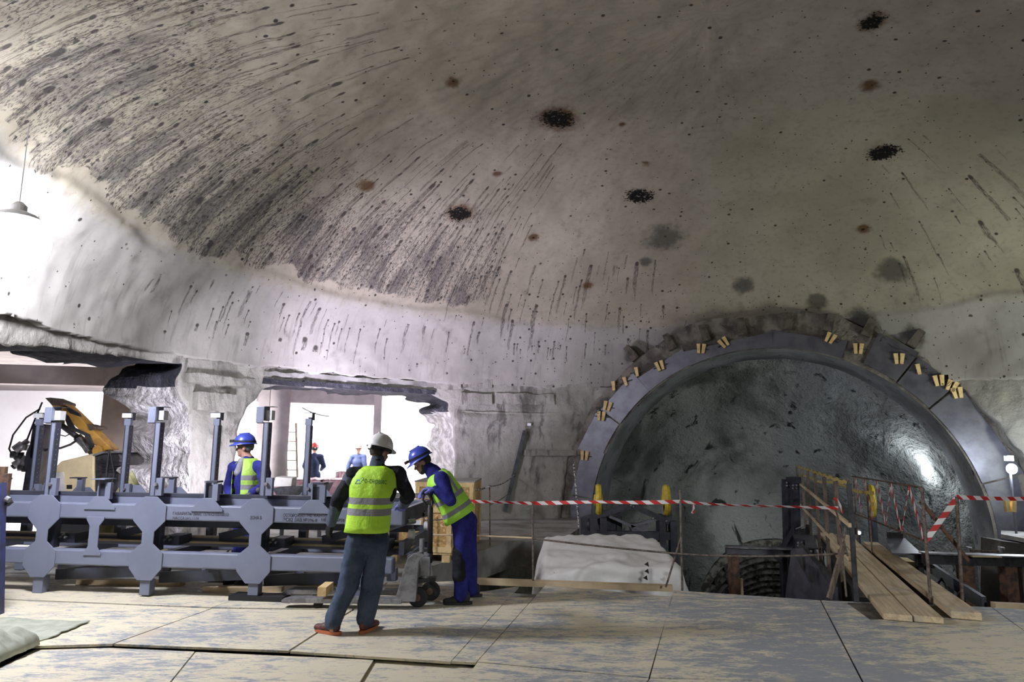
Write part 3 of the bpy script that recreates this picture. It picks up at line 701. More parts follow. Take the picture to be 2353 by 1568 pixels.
        for i in range(nn): o_ = i * 4; fs += [(o_, o_ + 2, o_ + 6, o_ + 4), (o_ + 1, o_ + 5, o_ + 7, o_ + 3), (o_, o_ + 4, o_ + 5, o_ + 1), (o_ + 2, o_ + 3, o_ + 7, o_ + 6)]
        fs += [(0, 1, 3, 2), (nn * 4, nn * 4 + 2, nn * 4 + 3, nn * 4 + 1)]
        pl.add(vs, fs).build('steel_plate', 'steel_plate', col)
    # pairs of wooden wedges on pins
    for k, (px, py, tilt) in enumerate(((1346, 1047, 5), (1384, 957, 5), (1398, 934, 15), (1412, 888, -5), (1439, 878, -18), (1465, 856, -10), (1518, 842, -20), (1612, 803, 5), (1664, 789, -35), (1907, 779, 30), (1971, 803, 5), (2064, 826, 3), (2108, 850, -8), (2155, 876, -5), (2184, 888, 25), (2197, 904, -8))):
        x, z = arch_px(px, py); c = AO + RX * x + UZ * z - AX * .09; rot = Matrix.Rotation(TAZ * -1, 3, 'Z') @ Matrix.Rotation(R(tilt), 3, 'Y')
        pin = MB(); pin.tube([c - rot @ Vector((.17, 0, .01)), c + rot @ Vector((.17, 0, -.01))], .012, 6)
        pn = pin.build('wedge_pin', 'steel_dark', col)
        for s in ((-.055, .055) if k not in (3, 4, 5, 12) else (0,)):
            cc = c + rot @ Vector((s, -.01, .0)); mm = Matrix.Rotation(R(s * 90), 3, 'Y')
            MB().hexa([cc + rot @ (mm @ Vector(v)) for v in ((-.03, -.035, -.11), (.03, -.035, -.11), (.03, .035, -.11), (-.03, .035, -.11), (-.042, -.035, .11), (.042, -.035, .11), (.042, .035, .11), (-.042, .035, .11))]).build('wooden_wedge', 'timber_fresh', pn)
    # stubs of cut steel ribs above the collar
    for (px, py, h) in ((1450, 812, 40), (1537, 786, 44), (1620, 764, 46), (1706, 750, 46), (1813, 738, 40), (1906, 741, 44), (1995, 752, 34), (2105, 777, 44)):
        x, z = arch_px(px, py); d = math.hypot(x, z); ux = RX * (x / d) + UZ * (z / d); c = AO + ux * (d + .0) - AX * .12; tx = AX.cross(ux)
        q = []
        for s, hh in ((-1, .22), (1, .17)):
            for (a, b) in ((-.085, -.06), (.085, -.06), (.085, .5), (-.085, .5)): q.append(c + tx * (a * (1 - .15 * s) + .03 * nz(c, 3)) + ux * s * hh + AX * b)
        MB().hexa(q).build('rib_stub', 'mud', col)
    # loose mesh wire sticking out of the joint
    for k in range(16):
        a = R(random.choice([random.uniform(112, 138), random.uniform(60, 135), random.uniform(25, 60)])); rr = AR + random.uniform(.5, .8); p = AO + RX * (-math.cos(a) * rr) + UZ * math.sin(a) * rr - AX * .05
        pts = [p]
        for i in range(5): pts.append(pts[-1] + Vector((random.uniform(-.1, .1), -random.uniform(0, .05), random.uniform(-.09, .08))))
        MB().tube(pts, .006, 5).build('wire_end', 'cable', col)
    return col
collar = build_tunnel()
# ------------------------------------------------------------------ lettering
def text2d(s):
    cu = bpy.data.curves.new('txt', 'FONT'); cu.body = s; cu.size = 1; cu.resolution_u = 2
    o = bpy.data.objects.new('txt', cu); COL.objects.link(o); dg = bpy.context.evaluated_depsgraph_get(); me = bpy.data.meshes.new_from_object(o.evaluated_get(dg))
    v = [(q.co.x, q.co.y) for q in me.vertices]; f = [tuple(p.vertices) for p in me.polygons]
    bpy.data.objects.remove(o); bpy.data.curves.remove(cu); bpy.data.meshes.remove(me)
    x0 = min(a for a, b in v); x1 = max(a for a, b in v); y0 = min(b for a, b in v); y1 = max(b for a, b in v)
    return [((a - x0) / (x1 - x0), (b - y0) / (y1 - y0)) for a, b in v], f

# ------------------------------------------------------------------ the grey steel frame
FA, FB = Vector((-5.95, 8.18, 0)), Vector((-1.3, 7.72, 0)); EX = (FB - FA).normalized(); EY = Vector((-EX.y, EX.x, 0))
def FP(x, y, off=0.0):
    """pixel -> (along, height) on the frame's front plane, off metres behind it"""
    o = FA + EY * off; d = ray(x, y); t = (o - Vector((0, 0, 0))).dot(EY) / d.dot(EY); p = d * t + UZ * HC; return (p - o).dot(EX), p.z
def FW(s, off, z): return FA + EX * s + EY * off + UZ * z
def build_frame():
    fr = thing('steel_truss_frame', 'long grey painted steel frame with octagonal plates and tall uprights', 'steel frame', FW(2.3, .7, 0))
    s0 = -1.25; s1 = FP(926, 1180)[0]
    zt1 = FP(343, 1160)[1]; zt0 = FP(343, 1196)[1]; zb1 = FP(343, 1269)[1]; zb0 = FP(343, 1305)[1]
    rot = Matrix((EX, EY, UZ)).transposed()
    def bx(sa, sb, oa, ob, za, zb, name, mat='frame_paint', par=fr, bev=0.0, m=None):
        mm = m or MB(); mm.box(FW((sa + sb) / 2, (oa + ob) / 2, (za + zb) / 2), (abs(sb - sa), abs(ob - oa), abs(zb - za)), rot)
        return mm if m is not None else mm.build(name, mat, par, bevel=bev)
    top = bx(s0, s1, .012, .14, zt0, zt1, 'upper_rail', bev=.016); bot = bx(s0, s1 - .1, .012, .14, zb0, zb1, 'lower_rail', bev=.016)
    bx(s0, s1, .16, .22, zt0 + .05, zt1 + .075, 'inner_channel', 'frame_paint'); bx(s0, s1, .155, .24, zt1 + .076, zt1 + .115, 'channel_flange', 'frame_dark')
    W = 1.43
    bx(s0, s1, W - .13, W, zt0, zt1, 'rear_upper_rail', 'frame_paint', bev=.014); bx(s0, s1, W - .13, W, zb0, zb1, 'rear_lower_rail', 'frame_paint', bev=.014)
    zm = (zt0 + zb1) / 2
    bx(s0, s1, .45, .53, zm + .05, zm + .13, 'track_rail', 'frame_dark'); bx(s0, s1, 1.14, 1.2, zm - .02, zm + .05, 'track_rail', 'frame_dark')
    bx(s0, s1, .42, .6, zm - .13, zm - .11, 'track_flange', 'timber'); bx(s0, s1, .5, .57, zb1 + .0, zb1 + .1, 'track_rail', 'frame_paint'); bx(s0, s1, .48, .59, zb1 + .1, zb1 + .115, 'track_flange', 'timber')
    # dumb-bell plates, their legs and cross members
    def oct2(px, y0, y1, lo=True):
        sc = FP(px, 1180)[0]
        prof = [(.075, 0), (.195, .1), (.195, .268), (.072, .392), (.072, .521), (.195, .622), (.195, .794), (.085, .923)]
        z = FP(px, y0)[1]; poly = [(w_, z - h) for w_, h in prof] + [(-w_, z - h) for w_, h in reversed(prof)]
        return sc, z, MB().prism([(sc + a, b) for a, b in poly], .014, FA - EY * .002, EX, UZ, EY)
    S = {}
    for k, px in enumerate((-146, 101, 344, 590, 832)):
        sc, z, m = oct2(px, 1137.5 + (px - 101) * .0175, 0); S[px] = (sc, z)
        pl = m.build('gusset_plate', 'frame_paint', fr, bevel=.004)
        bx(sc - .06, sc + .06, .02, .13, (0, 0, .02, .055, .02)[k], z - .923, 'leg', bev=.006)
        bx(sc - .06, sc + .06, W - .12, W, .0, z - .95, 'leg', bev=.006)
        bx(sc - .05, sc + .05, .12, W, zb0 + .02, zb0 + .12, 'cross_member', 'frame_dark'); bx(sc - .05, sc + .05, .12, W, zt0 - .02, zt0 + .1, 'cross_member', 'frame_dark')
        bx(sc - .055, sc + .075, .1, .2, zb1, zt0, 'column', 'frame_dark'); bx(sc - .05, sc + .05, W - .1, W, zb1, zt0, 'column', 'frame_dark')
        br = bx(sc + .08, sc + .26, .2, .46, zm - .12, zm - .02, 'bracket', 'frame_dark')
        for q in range(3): MB().tube([FW(sc + .1 + q * .035, .19, zm - .06 + .03 * (q % 2)), FW(sc + .1 + q * .035, .15, zm - .06 + .03 * (q % 2))], .013, 6).build('bolt', 'steel', br)
        if k == 3: MB().box(FW(sc + .05, .1, .027), (.62, .22, .054), rot).build('packing_block', 'black', fr)
    # diagonals under and inside
    for a, b in ((101, 344), (344, 590), (590, 832)):
        sa, sb = S[a][0], S[b][0]
        MB().bar(FW(sa + .08, *((.2, zb0 - .05) if a != 344 else (W - .1, zb0 - .05))), (FW(sb - .05, W - .1, zb0 - .05) if a != 344 else FW(sa + .72, .13, zb0 - .03)), .07, .05).build('diagonal_brace', 'frame_dark', fr)
        MB().bar(FW(sa + .6, .5, zm - .06), FW(sb - .05, .3, zm + .09), .05, .09).build('diagonal_brace', 'frame_dark', fr)
        MB().bar(FW(sa, .3, zb0 - .16), FW(sb, .5, zb0 - .12), .05, .12).build('diagonal_brace', 'frame_dark', fr)
    # trapezoid plates with short stub posts
    for k, px in enumerate((-20, 228, 475, 722)):
        sc = FP(px, 1170)[0]; z = FP(px, 1141 + (px - 228) * .0165)[1]
        MB().prism([(sc - .065, z), (sc - .19, z - .125), (sc - .19, z - .15), (sc + .19, z - .15), (sc + .19, z - .125), (sc + .065, z)], .014, FA - EY * .002, EX, UZ, EY).build('trapezoid_plate', 'frame_paint', fr, bevel=.003)
        bx(sc - .045, sc - .03, .0, .12, z - .02, z + .19, 'stub_post', 'frame_paint'); bx(sc - .03, sc + .045, .03, .1, z - .02, z + .14, 'stub_post', 'frame_dark')
        bx(sc + .05, sc + .115, .0, .05, z - .03, z + .155, 'slotted_bar', 'frame_paint')
        if k in (1,): bx(sc - .1, sc + .07, -.05, .15, z + .19, z + .2, 'cap_plate', 'frame_paint')
        else: bx(sc - .05, sc + .1, .0, .14, z + .17, z + .19, 'cap_plate', 'frame_dark')
    sc = FP(215, 1230)[0]; z = FP(215, 1188)[1]
    MB().prism([(sc - .11, z), (sc - .105, z - .03), (sc - .06, z - .1), (sc - .06, z - .33), (sc - .105, z - .41), (sc - .105, z - .43), (sc + .105, z - .43), (sc + .105, z - .41), (sc + .06, z - .34), (sc + .06, z - .1), (sc + .11, z - .03), (sc + .11, z)], .014, FA - EY * .002, EX, UZ, EY).build('gusset_plate', 'frame_paint', fr, bevel=.003)
    # tall uprights: front row and rear row
    def upright(s, off, zb, zt, kind):
        u = bx(s - .03, s + .03, off, off + .012, zb, zt, 'upright', 'frame_paint'); m = MB(); bx(s + .02, s + .034, off, off + .085, zb, zt, '', m=m); bx(s - .034, s - .02, off, off + .085, zb, zt, '', m=m); m.build('channel_side', 'frame_dark', u)
        mm = MB()
        for q in range(int((zt - zb) / .06)): mm.tube([FW(s + .034, off + .04, zb + .05 + q * .06), FW(s + .0365, off + .04, zb + .05 + q * .06)], .007, 6)
        mm.build('hole_row', 'steel', u, kind='stuff')
        if kind == 'front':
            bx(s - .12, s + .03, off + .0, off + .09, zt, zt + .012, 'arm', 'frame_dark', u)
            h = bx(s - .125, s - .035, off - .01, off, zt + .005, zt + .19, 'head_plate', 'frame_paint', u, .004); bx(s - .035, s - .03, off - .01, off + .14, zt + .03, zt + .19, 'head_web', 'frame_paint', u)
            bx(s - .03, s + .04, off + .04, off + .13, zt + .04, zt + .15, 'guide_block', 'white_paint', u); bx(s - .035, s + .06, off, off + .14, zt + .19, zt + .195, 'head_top', 'frame_dark', u)
            for (a, b) in ((.03, .03), (.03, .16), (-.03, .03), (-.03, .16)): MB().tube([FW(s - .08 + a, off - .012, zt + b), FW(s - .08 + a, off - .009, zt + b)], .006, 6).build('rivet', 'steel', h)
        else:
            bx(s - .05, s + .04, off, off + .05, zt - .0, zt + .09, 'head_plate', 'frame_paint', u, .003); bx(s - .02, s + .05, off + .03, off + .09, zt + .07, zt + .17, 'head_web', 'frame_dark', u)
            bx(s - .09, s + .045, off + .0, off + .09, zt + .105, zt + .165, 'guide_block', 'white_paint', u); bx(s - .1, s + .06, off, off + .1, zt + .168, zt + .174, 'head_top', 'frame_dark', u)
        bx(s + .04, s + .115, off, off + .05, zb, zb + .2, 'slotted_bar', 'frame_paint', u)
        MB().tube([FW(s + .05, off - .002, zb + .13), FW(s + .05, off - .03, zb + .13)], .02, 8).build('clamp_bolt', 'steel', u)
    for px in (110, 350, 600):
        s, zt = FP(px + 9, 973); zb = FP(px, 1140)[1]; upright(s, .03, zb, zt, 'front')
    def FPz(x, y): return FP(x, y, W - .1)
    for px, tx in ((72, 97), (280, 299), (486, 502), (700, 711)):
        s, zt = FPz((px + tx) / 2 + 3, 978); zb = FPz(px, 1138)[1]; upright(s, W - .1, zb - .05, zt, 'rear')
        s2 = s + .1; MB().prism([(s2 - .25, zb - .06), (s2 - .08, zb + .13), (s2 + .12, zb + .13), (s2 + .3, zb - .06)], .012, FA + EY * (W - .03), EX, UZ, EY).build('trapezoid_plate', 'frame_paint', fr)
    for px in (182, 393):
        s = FPz(px, 1120)[0]; zb = FPz(px, 1138)[1]; bx(s - .04, s + .04, W - .1, W - .04, zb - .05, zb + .22, 'stub_post', 'frame_paint'); bx(s - .14, s + .03, W - .12, W, zb + .22, zb + .235, 'cap_plate', 'frame_dark')
        MB().prism([(s - .25, zb - .06), (s - .1, zb + .1), (s + .1, zb + .1), (s + .28, zb - .06)], .012, FA + EY * (W - .03), EX, UZ, EY).build('trapezoid_plate', 'frame_paint', fr)
    # right-hand end: roller brackets
    for off in (.3, 1.1):
        MB().bar(FW(s1 - .5, off, zm + .02), FW(s1 + .02, off, zt0 + .03), .05, .07).build('end_brace', 'frame_paint', fr)
        MB().lathe([(.02, -.03), (.055, -.03), (.055, .03), (.02, .03)], FW(s1 + .03, off, zm + .05), EX, 16).build('end_roller', 'white_paint', fr)
        MB().tube([FW(s1 + .0, off - .1, zt0 + .02), FW(s1 + .06, off, zt0 + .02)], .03, 8).build('end_bolt', 'steel', fr)
    bx(s1 - .06, s1, .1, W, zb1 + .02, zb1 + .16, 'end_member', 'frame_dark'); bx(s1 - .06, s1, .1, W, zt0, zt1, 'end_member', 'frame_dark')
    # stencilled lettering
    def write(s, xa, xb, ya, yb, off, par):
        v, f = text2d(s); sa = FP(xa, (ya + yb) / 2)[0]; sb = FP(xb, (ya + yb) / 2)[0]; z1 = FP((xa + xb) / 2, ya)[1]; z0 = FP((xa + xb) / 2, yb)[1]
        MB().add([FW(sa + (sb - sa) * a, off, z0 + (z1 - z0) * b) for a, b in v], f).build('lettering', 'letter_black', par, kind='stuff')
    write('ГАБАРИТЫ (мм): 1576х2105х6033', 396, 524, 1178, 1187.5, .0095, top); write('МАССА (кг): 1114', 396, 455, 1188.5, 1196.5, .0095, top)
    write('ЗОНА Б', 575, 602, 1186, 1194, -.005, top)
    write('ОСТОРОЖНО', 650, 699, 1181, 1189, .0095, top); write('НЕ КАНТОВАТЬ', 706, 775, 1181.5, 1189.5, .0095, top)
    write('ЭС02 ЗАВ.№396-8', 649, 728, 1191, 1199.5, .0095, top); write('МЕСТО №58', 738, 791, 1192, 1200, .0095, top)
    # what lies under the frame
    return fr, s1, zt1
frame, FS1, FZT = build_frame()
for k, (x, y, l, ang) in enumerate(((560, 1360, .9, 4), (300, 1345, 1.3, -3), (760, 1345, .8, 2))):
    p = G(x, y); m = MB().box(p + UZ * .03, (l, .12, .06), Matrix.Rotation(R(ang), 3, 'Z'))
    tag(m.build('timber_batten', 'timber'), ('short timber batten lying under the grey frame by the pallet truck', 'long timber batten lying under the middle of the grey frame', 'timber batten under the grey frame beside the truck forks')[k], 'timber')

# ------------------------------------------------------------------ pallet truck
def jack():
    Y = 7.62; b = P(940, 1385, Y); b.z = 0; t = thing('pallet_truck', 'hand pallet truck with black handle and worn steel forks', 'pallet truck', b)
    for dy in (.0, .42):
        a, c = P(925, 1378, Y + dy), P(672, 1378, Y + dy); a.z = c.z = .085
        fk = MB().bar(a, c, .15, .05).build('fork', 'steel', t, bevel=.006)
        MB().hexa([c + Vector(v) for v in ((-.1, -.05, -.03), (0, -.075, -.03), (0, .075, -.03), (-.1, .05, -.03), (-.1, -.05, .0), (0, -.075, .025), (0, .075, .025), (-.1, .05, .0))]).build('fork_tip', 'steel', fk)
        MB().lathe([(.005, -.05), (.04, -.05), (.04, .05), (.005, .05)], c + Vector((.28, 0, -.045)), (0, 1, 0), 16).build('load_roller', 'rubber', fk)
    # riser bracket
    q = [P(x, y, Y - .06) for x, y in ((906, 1384), (955, 1384), (962, 1290), (975, 1278), (950, 1274), (936, 1284))]
    for dy in (0, .44): m = MB(); m.add([p + Vector((0, dy, 0)) for p in q] + [p + Vector((0, dy + .1, 0)) for p in q], [tuple(range(6)), tuple(range(6, 12))[::-1]] + [(i, (i + 1) % 6, (i + 1) % 6 + 6, i + 6) for i in range(6)]); m.build('riser', 'steel', t, bevel=.006)
    MB().box(P(948, 1300, Y + .2), (.06, .45, .1)).build('riser_bar', 'steel', t)
    c = P(978, 1300, Y + .15); pm = MB().box(c + UZ * .0, (.11, .16, .2)).lathe([(.05, -.14), (.05, .12), (.03, .14)], c + Vector((.0, .0, .0)), n=16).build('pump_body', 'steel', t, bevel=.01)
    MB().lathe([(.028, 0), (.028, .2)], c + Vector((-.05, .02, .08)), n=12).build('lift_piston', 'steel', pm)
    MB().bar(P(938, 1282, Y + .15), P(972, 1272, Y + .15), .1, .05).build('cross_head', 'steel', t)
    f = P(972, 1336, Y + .15); MB().bar(f + Vector((-.14, 0, 0)), f + Vector((.14, 0, .03)), .12, .04).build('axle_fork', 'steel_dark', t)
    for dx, dy in ((-.03, -.03), (.07, .28)):
        w_ = P(968, 1362, Y + .1) + Vector((dx, dy, 0)); w_.z = .105
        wh = MB().lathe([(.02, -.03), (.09, -.03), (.105, -.02), (.105, .02), (.09, .03), (.02, .03)], w_, (.15, 1, 0), 28).build('steer_wheel', 'rubber', t, smooth=False)
        MB().lathe([(.005, -.045), (.035, -.04), (.04, -.028), (.04, .028), (.005, .04)], w_, (.15, 1, 0), 16).build('hub', 'rust', wh)
    h0, h1 = P(988, 1270, Y + .12), P(989, 1160, Y - .02)
    hd = MB().tube([P(987, 1292, Y + .15), h0], .034, 12).tube([h0, h1], .03, 12).build('handle', 'black', t, smooth=True)
    lo = [P(x, y, Y - .02) for x, y in ((989, 1168), (979, 1161), (972, 1148), (974, 1137), (980, 1134), (986, 1138), (993, 1152), (993, 1161), (989, 1168))]
    MB().tube(lo, .014, 8).build('grip_loop', 'black', hd, smooth=True)
    MB().tube([P(991, 1152, Y - .05), P(993, 1166, Y - .03)], .006, 6).build('release_lever', 'steel', hd)
jack()
tag(MB().box(P(748, 1354, 7.6), (.09, .3, .09)).build('wood_block', 'timber_fresh'), 'small wooden block on the fork of the pallet truck', 'wood block')

# ------------------------------------------------------------------ crates
def crate(name, label, fx0, fx1, yb, yt, Y, dep, yaw, pal, papers):
    a, b = P(fx0, yb, Y), P(fx1, yb, Y); z0 = max(P(fx1, yb, Y).z, .0) if pal else 0; z1 = P(fx1, yt, Y).z
    t = thing(name, label, 'crate', ((a.x + b.x) / 2, Y + dep / 2, 0)); rot = Matrix.Rotation(R(yaw), 3, 'Z'); ex, ey = rot @ Vector((1, 0, 0)), rot @ Vector((0, 1, 0))
    o = Vector((a.x, Y, 0)); w_ = b.x - a.x; zb = .13 if pal else -.004
    c = o + ex * w_ / 2 + ey * dep / 2
    for nm, cc, sz in (('front_panel', o + ex * w_ / 2, (w_, .018, z1 - zb)), ('back_panel', o + ex * w_ / 2 + ey * dep, (w_, .018, z1 - zb)), ('side_panel', o + ey * dep / 2, (.018, dep, z1 - zb)), ('side_panel', o + ex * w_ + ey * dep / 2, (.018, dep, z1 - zb))):
        MB().box(cc + UZ * (zb + z1) / 2, sz, rot).build(nm, 'osb', t)
    MB().box(c + UZ * (z1 + .01), (w_ + .05, dep + .05, .022), rot).build('lid', 'concrete' if not pal else 'osb', t)
    for zz in (zb + .05, z1 - .04): MB().box(o + ex * w_ / 2 - ey * .018 + UZ * zz, (w_ + .03, .022, .08), rot).build('batten', 'timber_fresh', t)
    for xx in (.03, w_ - .03): MB().box(o + ex * xx - ey * .016 + UZ * (zb + z1) / 2, (.07, .02, z1 - zb), rot).build('batten', 'timber_fresh', t)
    for yy in (.04, dep - .04): MB().box(o + ex * (w_ + .018) + ey * yy + UZ * (zb + z1) / 2, (.02, .08, z1 - zb), rot).build('batten', 'timber_fresh', t)
    if pal:
        for xx in (.07, w_ / 2, w_ - .07):
            for yy in (.06, dep - .06): MB().box(o + ex * xx + ey * yy + UZ * .05, (.12, .12, .112), rot).build('pallet_block', 'timber_fresh', t)
        MB().box(c + UZ * .118, (w_ + .02, dep + .02, .024), rot).build('pallet_deck', 'timber_fresh', t)
    for (x0, x1, y0, y1) in papers:
        p, q = P(x0, y0, Y - .035), P(x1, y1, Y - .035); MB().box((p + q) / 2, (abs(q.x - p.x), .002, abs(q.z - p.z)), rot).build('paper_label', 'paper', t)
    return t
crate('plywood_crate', 'front chipboard crate on a pallet with two paper labels', 893, 1036, 1273, 1166, 10.55, .75, -3, True, ((939, 968, 1196, 1216), (977, 1007, 1184, 1229)))
crate('plywood_crate', 'larger chipboard crate standing behind the labelled crate against the wall', 952, 1086, 1258, 1109, 11.9, 1.15, -3, False, ())
q = P(968, 1150, 11.0); tag(MB().box((q.x - .14, 10.95, .93), (.85, .6, .03), Matrix.Rotation(R(1), 3, 'Y')).build('grey_sheet', 'concrete'), 'flat grey sheet lying on the labelled crate', 'sheet')

# ------------------------------------------------------------------ tarpaulin-covered block in the pit
def tarp_block():
    cx, cy, a, b, zt, hang = 1.45, 10.75, .90, 1.2, .15, 1.15; n = 96; vs = []; ex = 1.6
    for i in range(n + 1):
        for j in range(n + 1):
            u = (j / n * 2 - 1) * (a + hang); v = (i / n * 2 - 1) * (b + hang)
            ou, ov = max(abs(u) - a, 0), max(abs(v) - b, 0); d = math.hypot(ou, ov) if (ou and ov) else max(ou, ov)
            cu, cv = max(-a, min(a, u)), max(-b, min(b, v))
            dirx = (u - cu); diry = (v - cv); L = math.hypot(dirx, diry) or 1; dirx /= L; diry /= L
            fold = .05 * nz((u * 2.5, v * 2.5, 3)) + .025 * nz((u * 7, v * 4, 1)) + .012 * nz((u * 15, v * 15, 1))
            flare = .04 + .16 * d + (.06 * math.sin((u if ov > ou else v) * 11 + 2 * nz((u, v, 0), 2)) * min(d * 3, 1) if d else 0)
            x = cu + dirx * (flare if d else 0) + fold * .4; y = cv + diry * (flare if d else 0) + fold * .3
            z = zt + fold + .05 * (cv / b) + .05 * (1 - abs(cu / a)) - (d if d < .08 else .08 + (d - .08) * .98)
            # lower hump at the near left corner, ridge at the right
            z -= .10 * smooth01(-cu, .2, .9) * smooth01(-cv, .3, 1.1) 
            vs.append((cx + x + .06 * y, cy + y, z))
    w_ = n + 1; m = MB().add(vs, [(i * w_ + j, i * w_ + j + 1, (i + 1) * w_ + j + 1, (i + 1) * w_ + j) for i in range(n) for j in range(n)])
    t = thing('covered_machine', 'machine block wrapped in a dusty white tarpaulin below the floor edge', 'covered machine', (cx, cy, -3.3))
    m.build('tarpaulin', 'tarp_white', t, smooth=True)
    MB().box((cx, cy, -1.62), (1.7, 2.3, 3.3)).build('machine_body', 'machine_blue', t)
    for (x, y) in ((1484, 1296), (1484, 1312), (1481, 1327)):
        p = P(x, y, 9.42); q = Vector((.03, 0, 0)); MB().prism([(-.03, 0), (.02, .035), (.03, -.03)], .01, p + Vector((0, -.06, 0))).build('torn_hole', 'black', t)
tarp_block()

# ------------------------------------------------------------------ machine with yellow wheels behind it
def wheel_machine():
    Y = 12.9; b = P(1450, 1225, Y); t = thing('escalator_drive_frame', 'dark blue steel drive frame with two yellow wheels in the pit', 'machine', (b.x, Y, -3.3))
    def p(x, y, d=0): return P(x, y, Y + d)
    m = MB(); m.bar(p(1338, 1195), p(1452, 1162), .1, .1).build('roof_bar', 'machine_blue', t); MB().bar(p(1452, 1162), p(1537, 1200), .1, .1).build('roof_bar', 'machine_blue', t)
    MB().bar(p(1345, 1195, 1.2), p(1455, 1164, 1.2), .1, .1).build('roof_bar', 'machine_blue', t); MB().bar(p(1455, 1164, 1.2), p(1540, 1202, 1.2), .1, .1).build('roof_bar', 'machine_blue', t)
    for x in (1340, 1362, 1385, 1520, 1545): MB().bar(p(x, 1190 if x < 1400 else 1198), P(x, 1228, Y) - UZ * 3.45, .12, .2).build('post', 'machine_blue', t)
    MB().bar(p(1340, 1228), p(1550, 1232), .15, .14).build('cross_beam', 'machine_blue', t); MB().bar(p(1400, 1187), p(1480, 1222), .06, .05).build('brace', 'steel_plate', t); MB().bar(p(1520, 1190), p(1450, 1210), .06, .05).build('brace', 'steel_plate', t)
    MB().prism([(0, 0), (.34, 0), (.30, -.22), (.06, -.22)], .3, p(1448, 1205)).build('chute', 'steel_plate', t)
    for (x, y, r, ry) in ((1375, 1150, .28, .3), (1531, 1150, .27, .3)):
        c = p(x, y, .1); wh = MB().lathe([(.16, -.04), (r, -.05), (r + .02, 0), (r, .05), (.16, .04)], c, (1, -.10, 0), 32).build('yellow_wheel', 'yellow', t)
        MB().lathe([(.01, -.09), (.1, -.08), (.12, .0), (.1, .08), (.01, .09)], c, (1, -.1, 0), 16).build('hub', 'yellow', wh)
        MB().bar(c, p(x + 6, 1205, .1), .12, .16).build('wheel_arm', 'machine_blue', t)
    for (x, y) in ((1342, 1197), (1341, 1222), (1450, 1163), (1456, 1165), (1532, 1198), (1501, 1192), (1365, 1222)): MB().ell(p(x, y, -.07), .022, nu=8, nv=5).build('bolt_head', 'steel', t)
    for x in (1395, 1405, 1418, 1520): MB().box(p(x, 1205, .5), (.12, .5, .35)).build('gear_casing', 'machine_blue', t, bevel=.02)
wheel_machine()
# ------------------------------------------------------------------ barrier of rebar and tape along the pit
def sag(a, b, s, n=16): return [a.lerp(b, i / n) - UZ * s * 4 * (i / n) * (1 - i / n) for i in range(n + 1)]
def rebar(label, pts, r=.011, mat='rebar', group=None, name='rebar_post'):
    return tag(MB().tube(pts, r, 7).build(name, mat), label, 'rebar', group)
PA = G(1225, 1336); PA.z = -.02; PB = G(1568, 1354); PB.z = -.02
TA = P(1224, 1156, PA.y); TB = P(1563, 1126, PB.y); TBt = P(1563.5, 1153, PB.y)
rebar('shorter rebar post at the floor edge nearer the crates', [PA, TA], .014); rebar('taller rebar post at the floor edge with tape tied to it', [PB, TB], .014)
rebar('thin rebar post standing on the slab behind the blue-clad worker', [G(1126, 1256), P(1125, 1115, G(1126, 1256).y)], .012)
rebar('thin rebar post rising beside the pallet truck handle', [G(974, 1306, -.05), P(974, 1168, G(974, 1306, -.05).y)], .012)
RA, RB = P(1225, 1238, PA.y - .03), P(1569, 1274, PB.y - .03)
rebar('sagging rebar rail in front of the white tarpaulin', sag(RA, RB, .01), .012, name='rebar_rail')
WL = Vector((3.84, 7.35, 0)); WD = Vector((.326, .946, 0)).normalized(); WN = Vector((WD.y, -WD.x, 0))       # walkway axis
RC = P(1946, 1272, 8.15)
rebar('long rebar rail between the taller floor post and the footbridge', sag(RB, RC, .03), .012, name='rebar_rail')
rebar('rusty yellow rail behind the bending worker', [P(974, 1229, 10.05), P(1100, 1232, 9.6), P(1226, 1237, PA.y + .02)], .012, 'timber', name='rebar_rail')
rebar('short rebar rail across the labelled crate', [P(972, 1196, 10.05), P(1042, 1194, 10.0)], .01, name='rebar_rail')
rebar('slanting rebar brace leaning on the taller floor post', [P(1566, 1232, PB.y + .04), G(1530, 1352, 0) + UZ * .01], .012, name='rebar_brace')
def tape(label, segs, width=.07, wdir=(0, 0, 1), mat='tape', tw=None, parts=None):
    pts = []
    for k, (a, b, s) in enumerate(segs): pts += sag(a, b, s, 24)[(1 if k else 0):]
    return tag(ribbon(pts, width, wdir, 'barrier_tape', mat, None, tw), label, 'barrier tape')
T0 = P(1062, 1152, 9.75)
tape('red and white barrier tape from the bending worker to the taller floor post', [(T0, P(1225, 1157, PA.y), .0), (P(1225, 1157, PA.y), P(1380, 1154, PB.y + .15), .0), (P(1380, 1154, PB.y + .15), TBt, .01)], .05, tw=lambda L: .9 * math.sin(L * 2.3))
tape('red and white barrier tape between taller floor post and footbridge', [(TBt, P(1740, 1163, 8.5), .01), (P(1740, 1163, 8.5), P(1926, 1168, 8.2), .0)], .045, tw=lambda L: .6 * math.sin(L * 1.7) + .5)
hk = [P(x, y, PB.y) for x, y in ((1585, 1154), (1592, 1158), (1594, 1170), (1590, 1178), (1596, 1180), (1598, 1174))]
tag(ribbon(hk, .05, (.7, .7, .2), 'barrier_tape', 'tape'), 'loose curled end of tape hanging by the taller floor post', 'barrier tape')

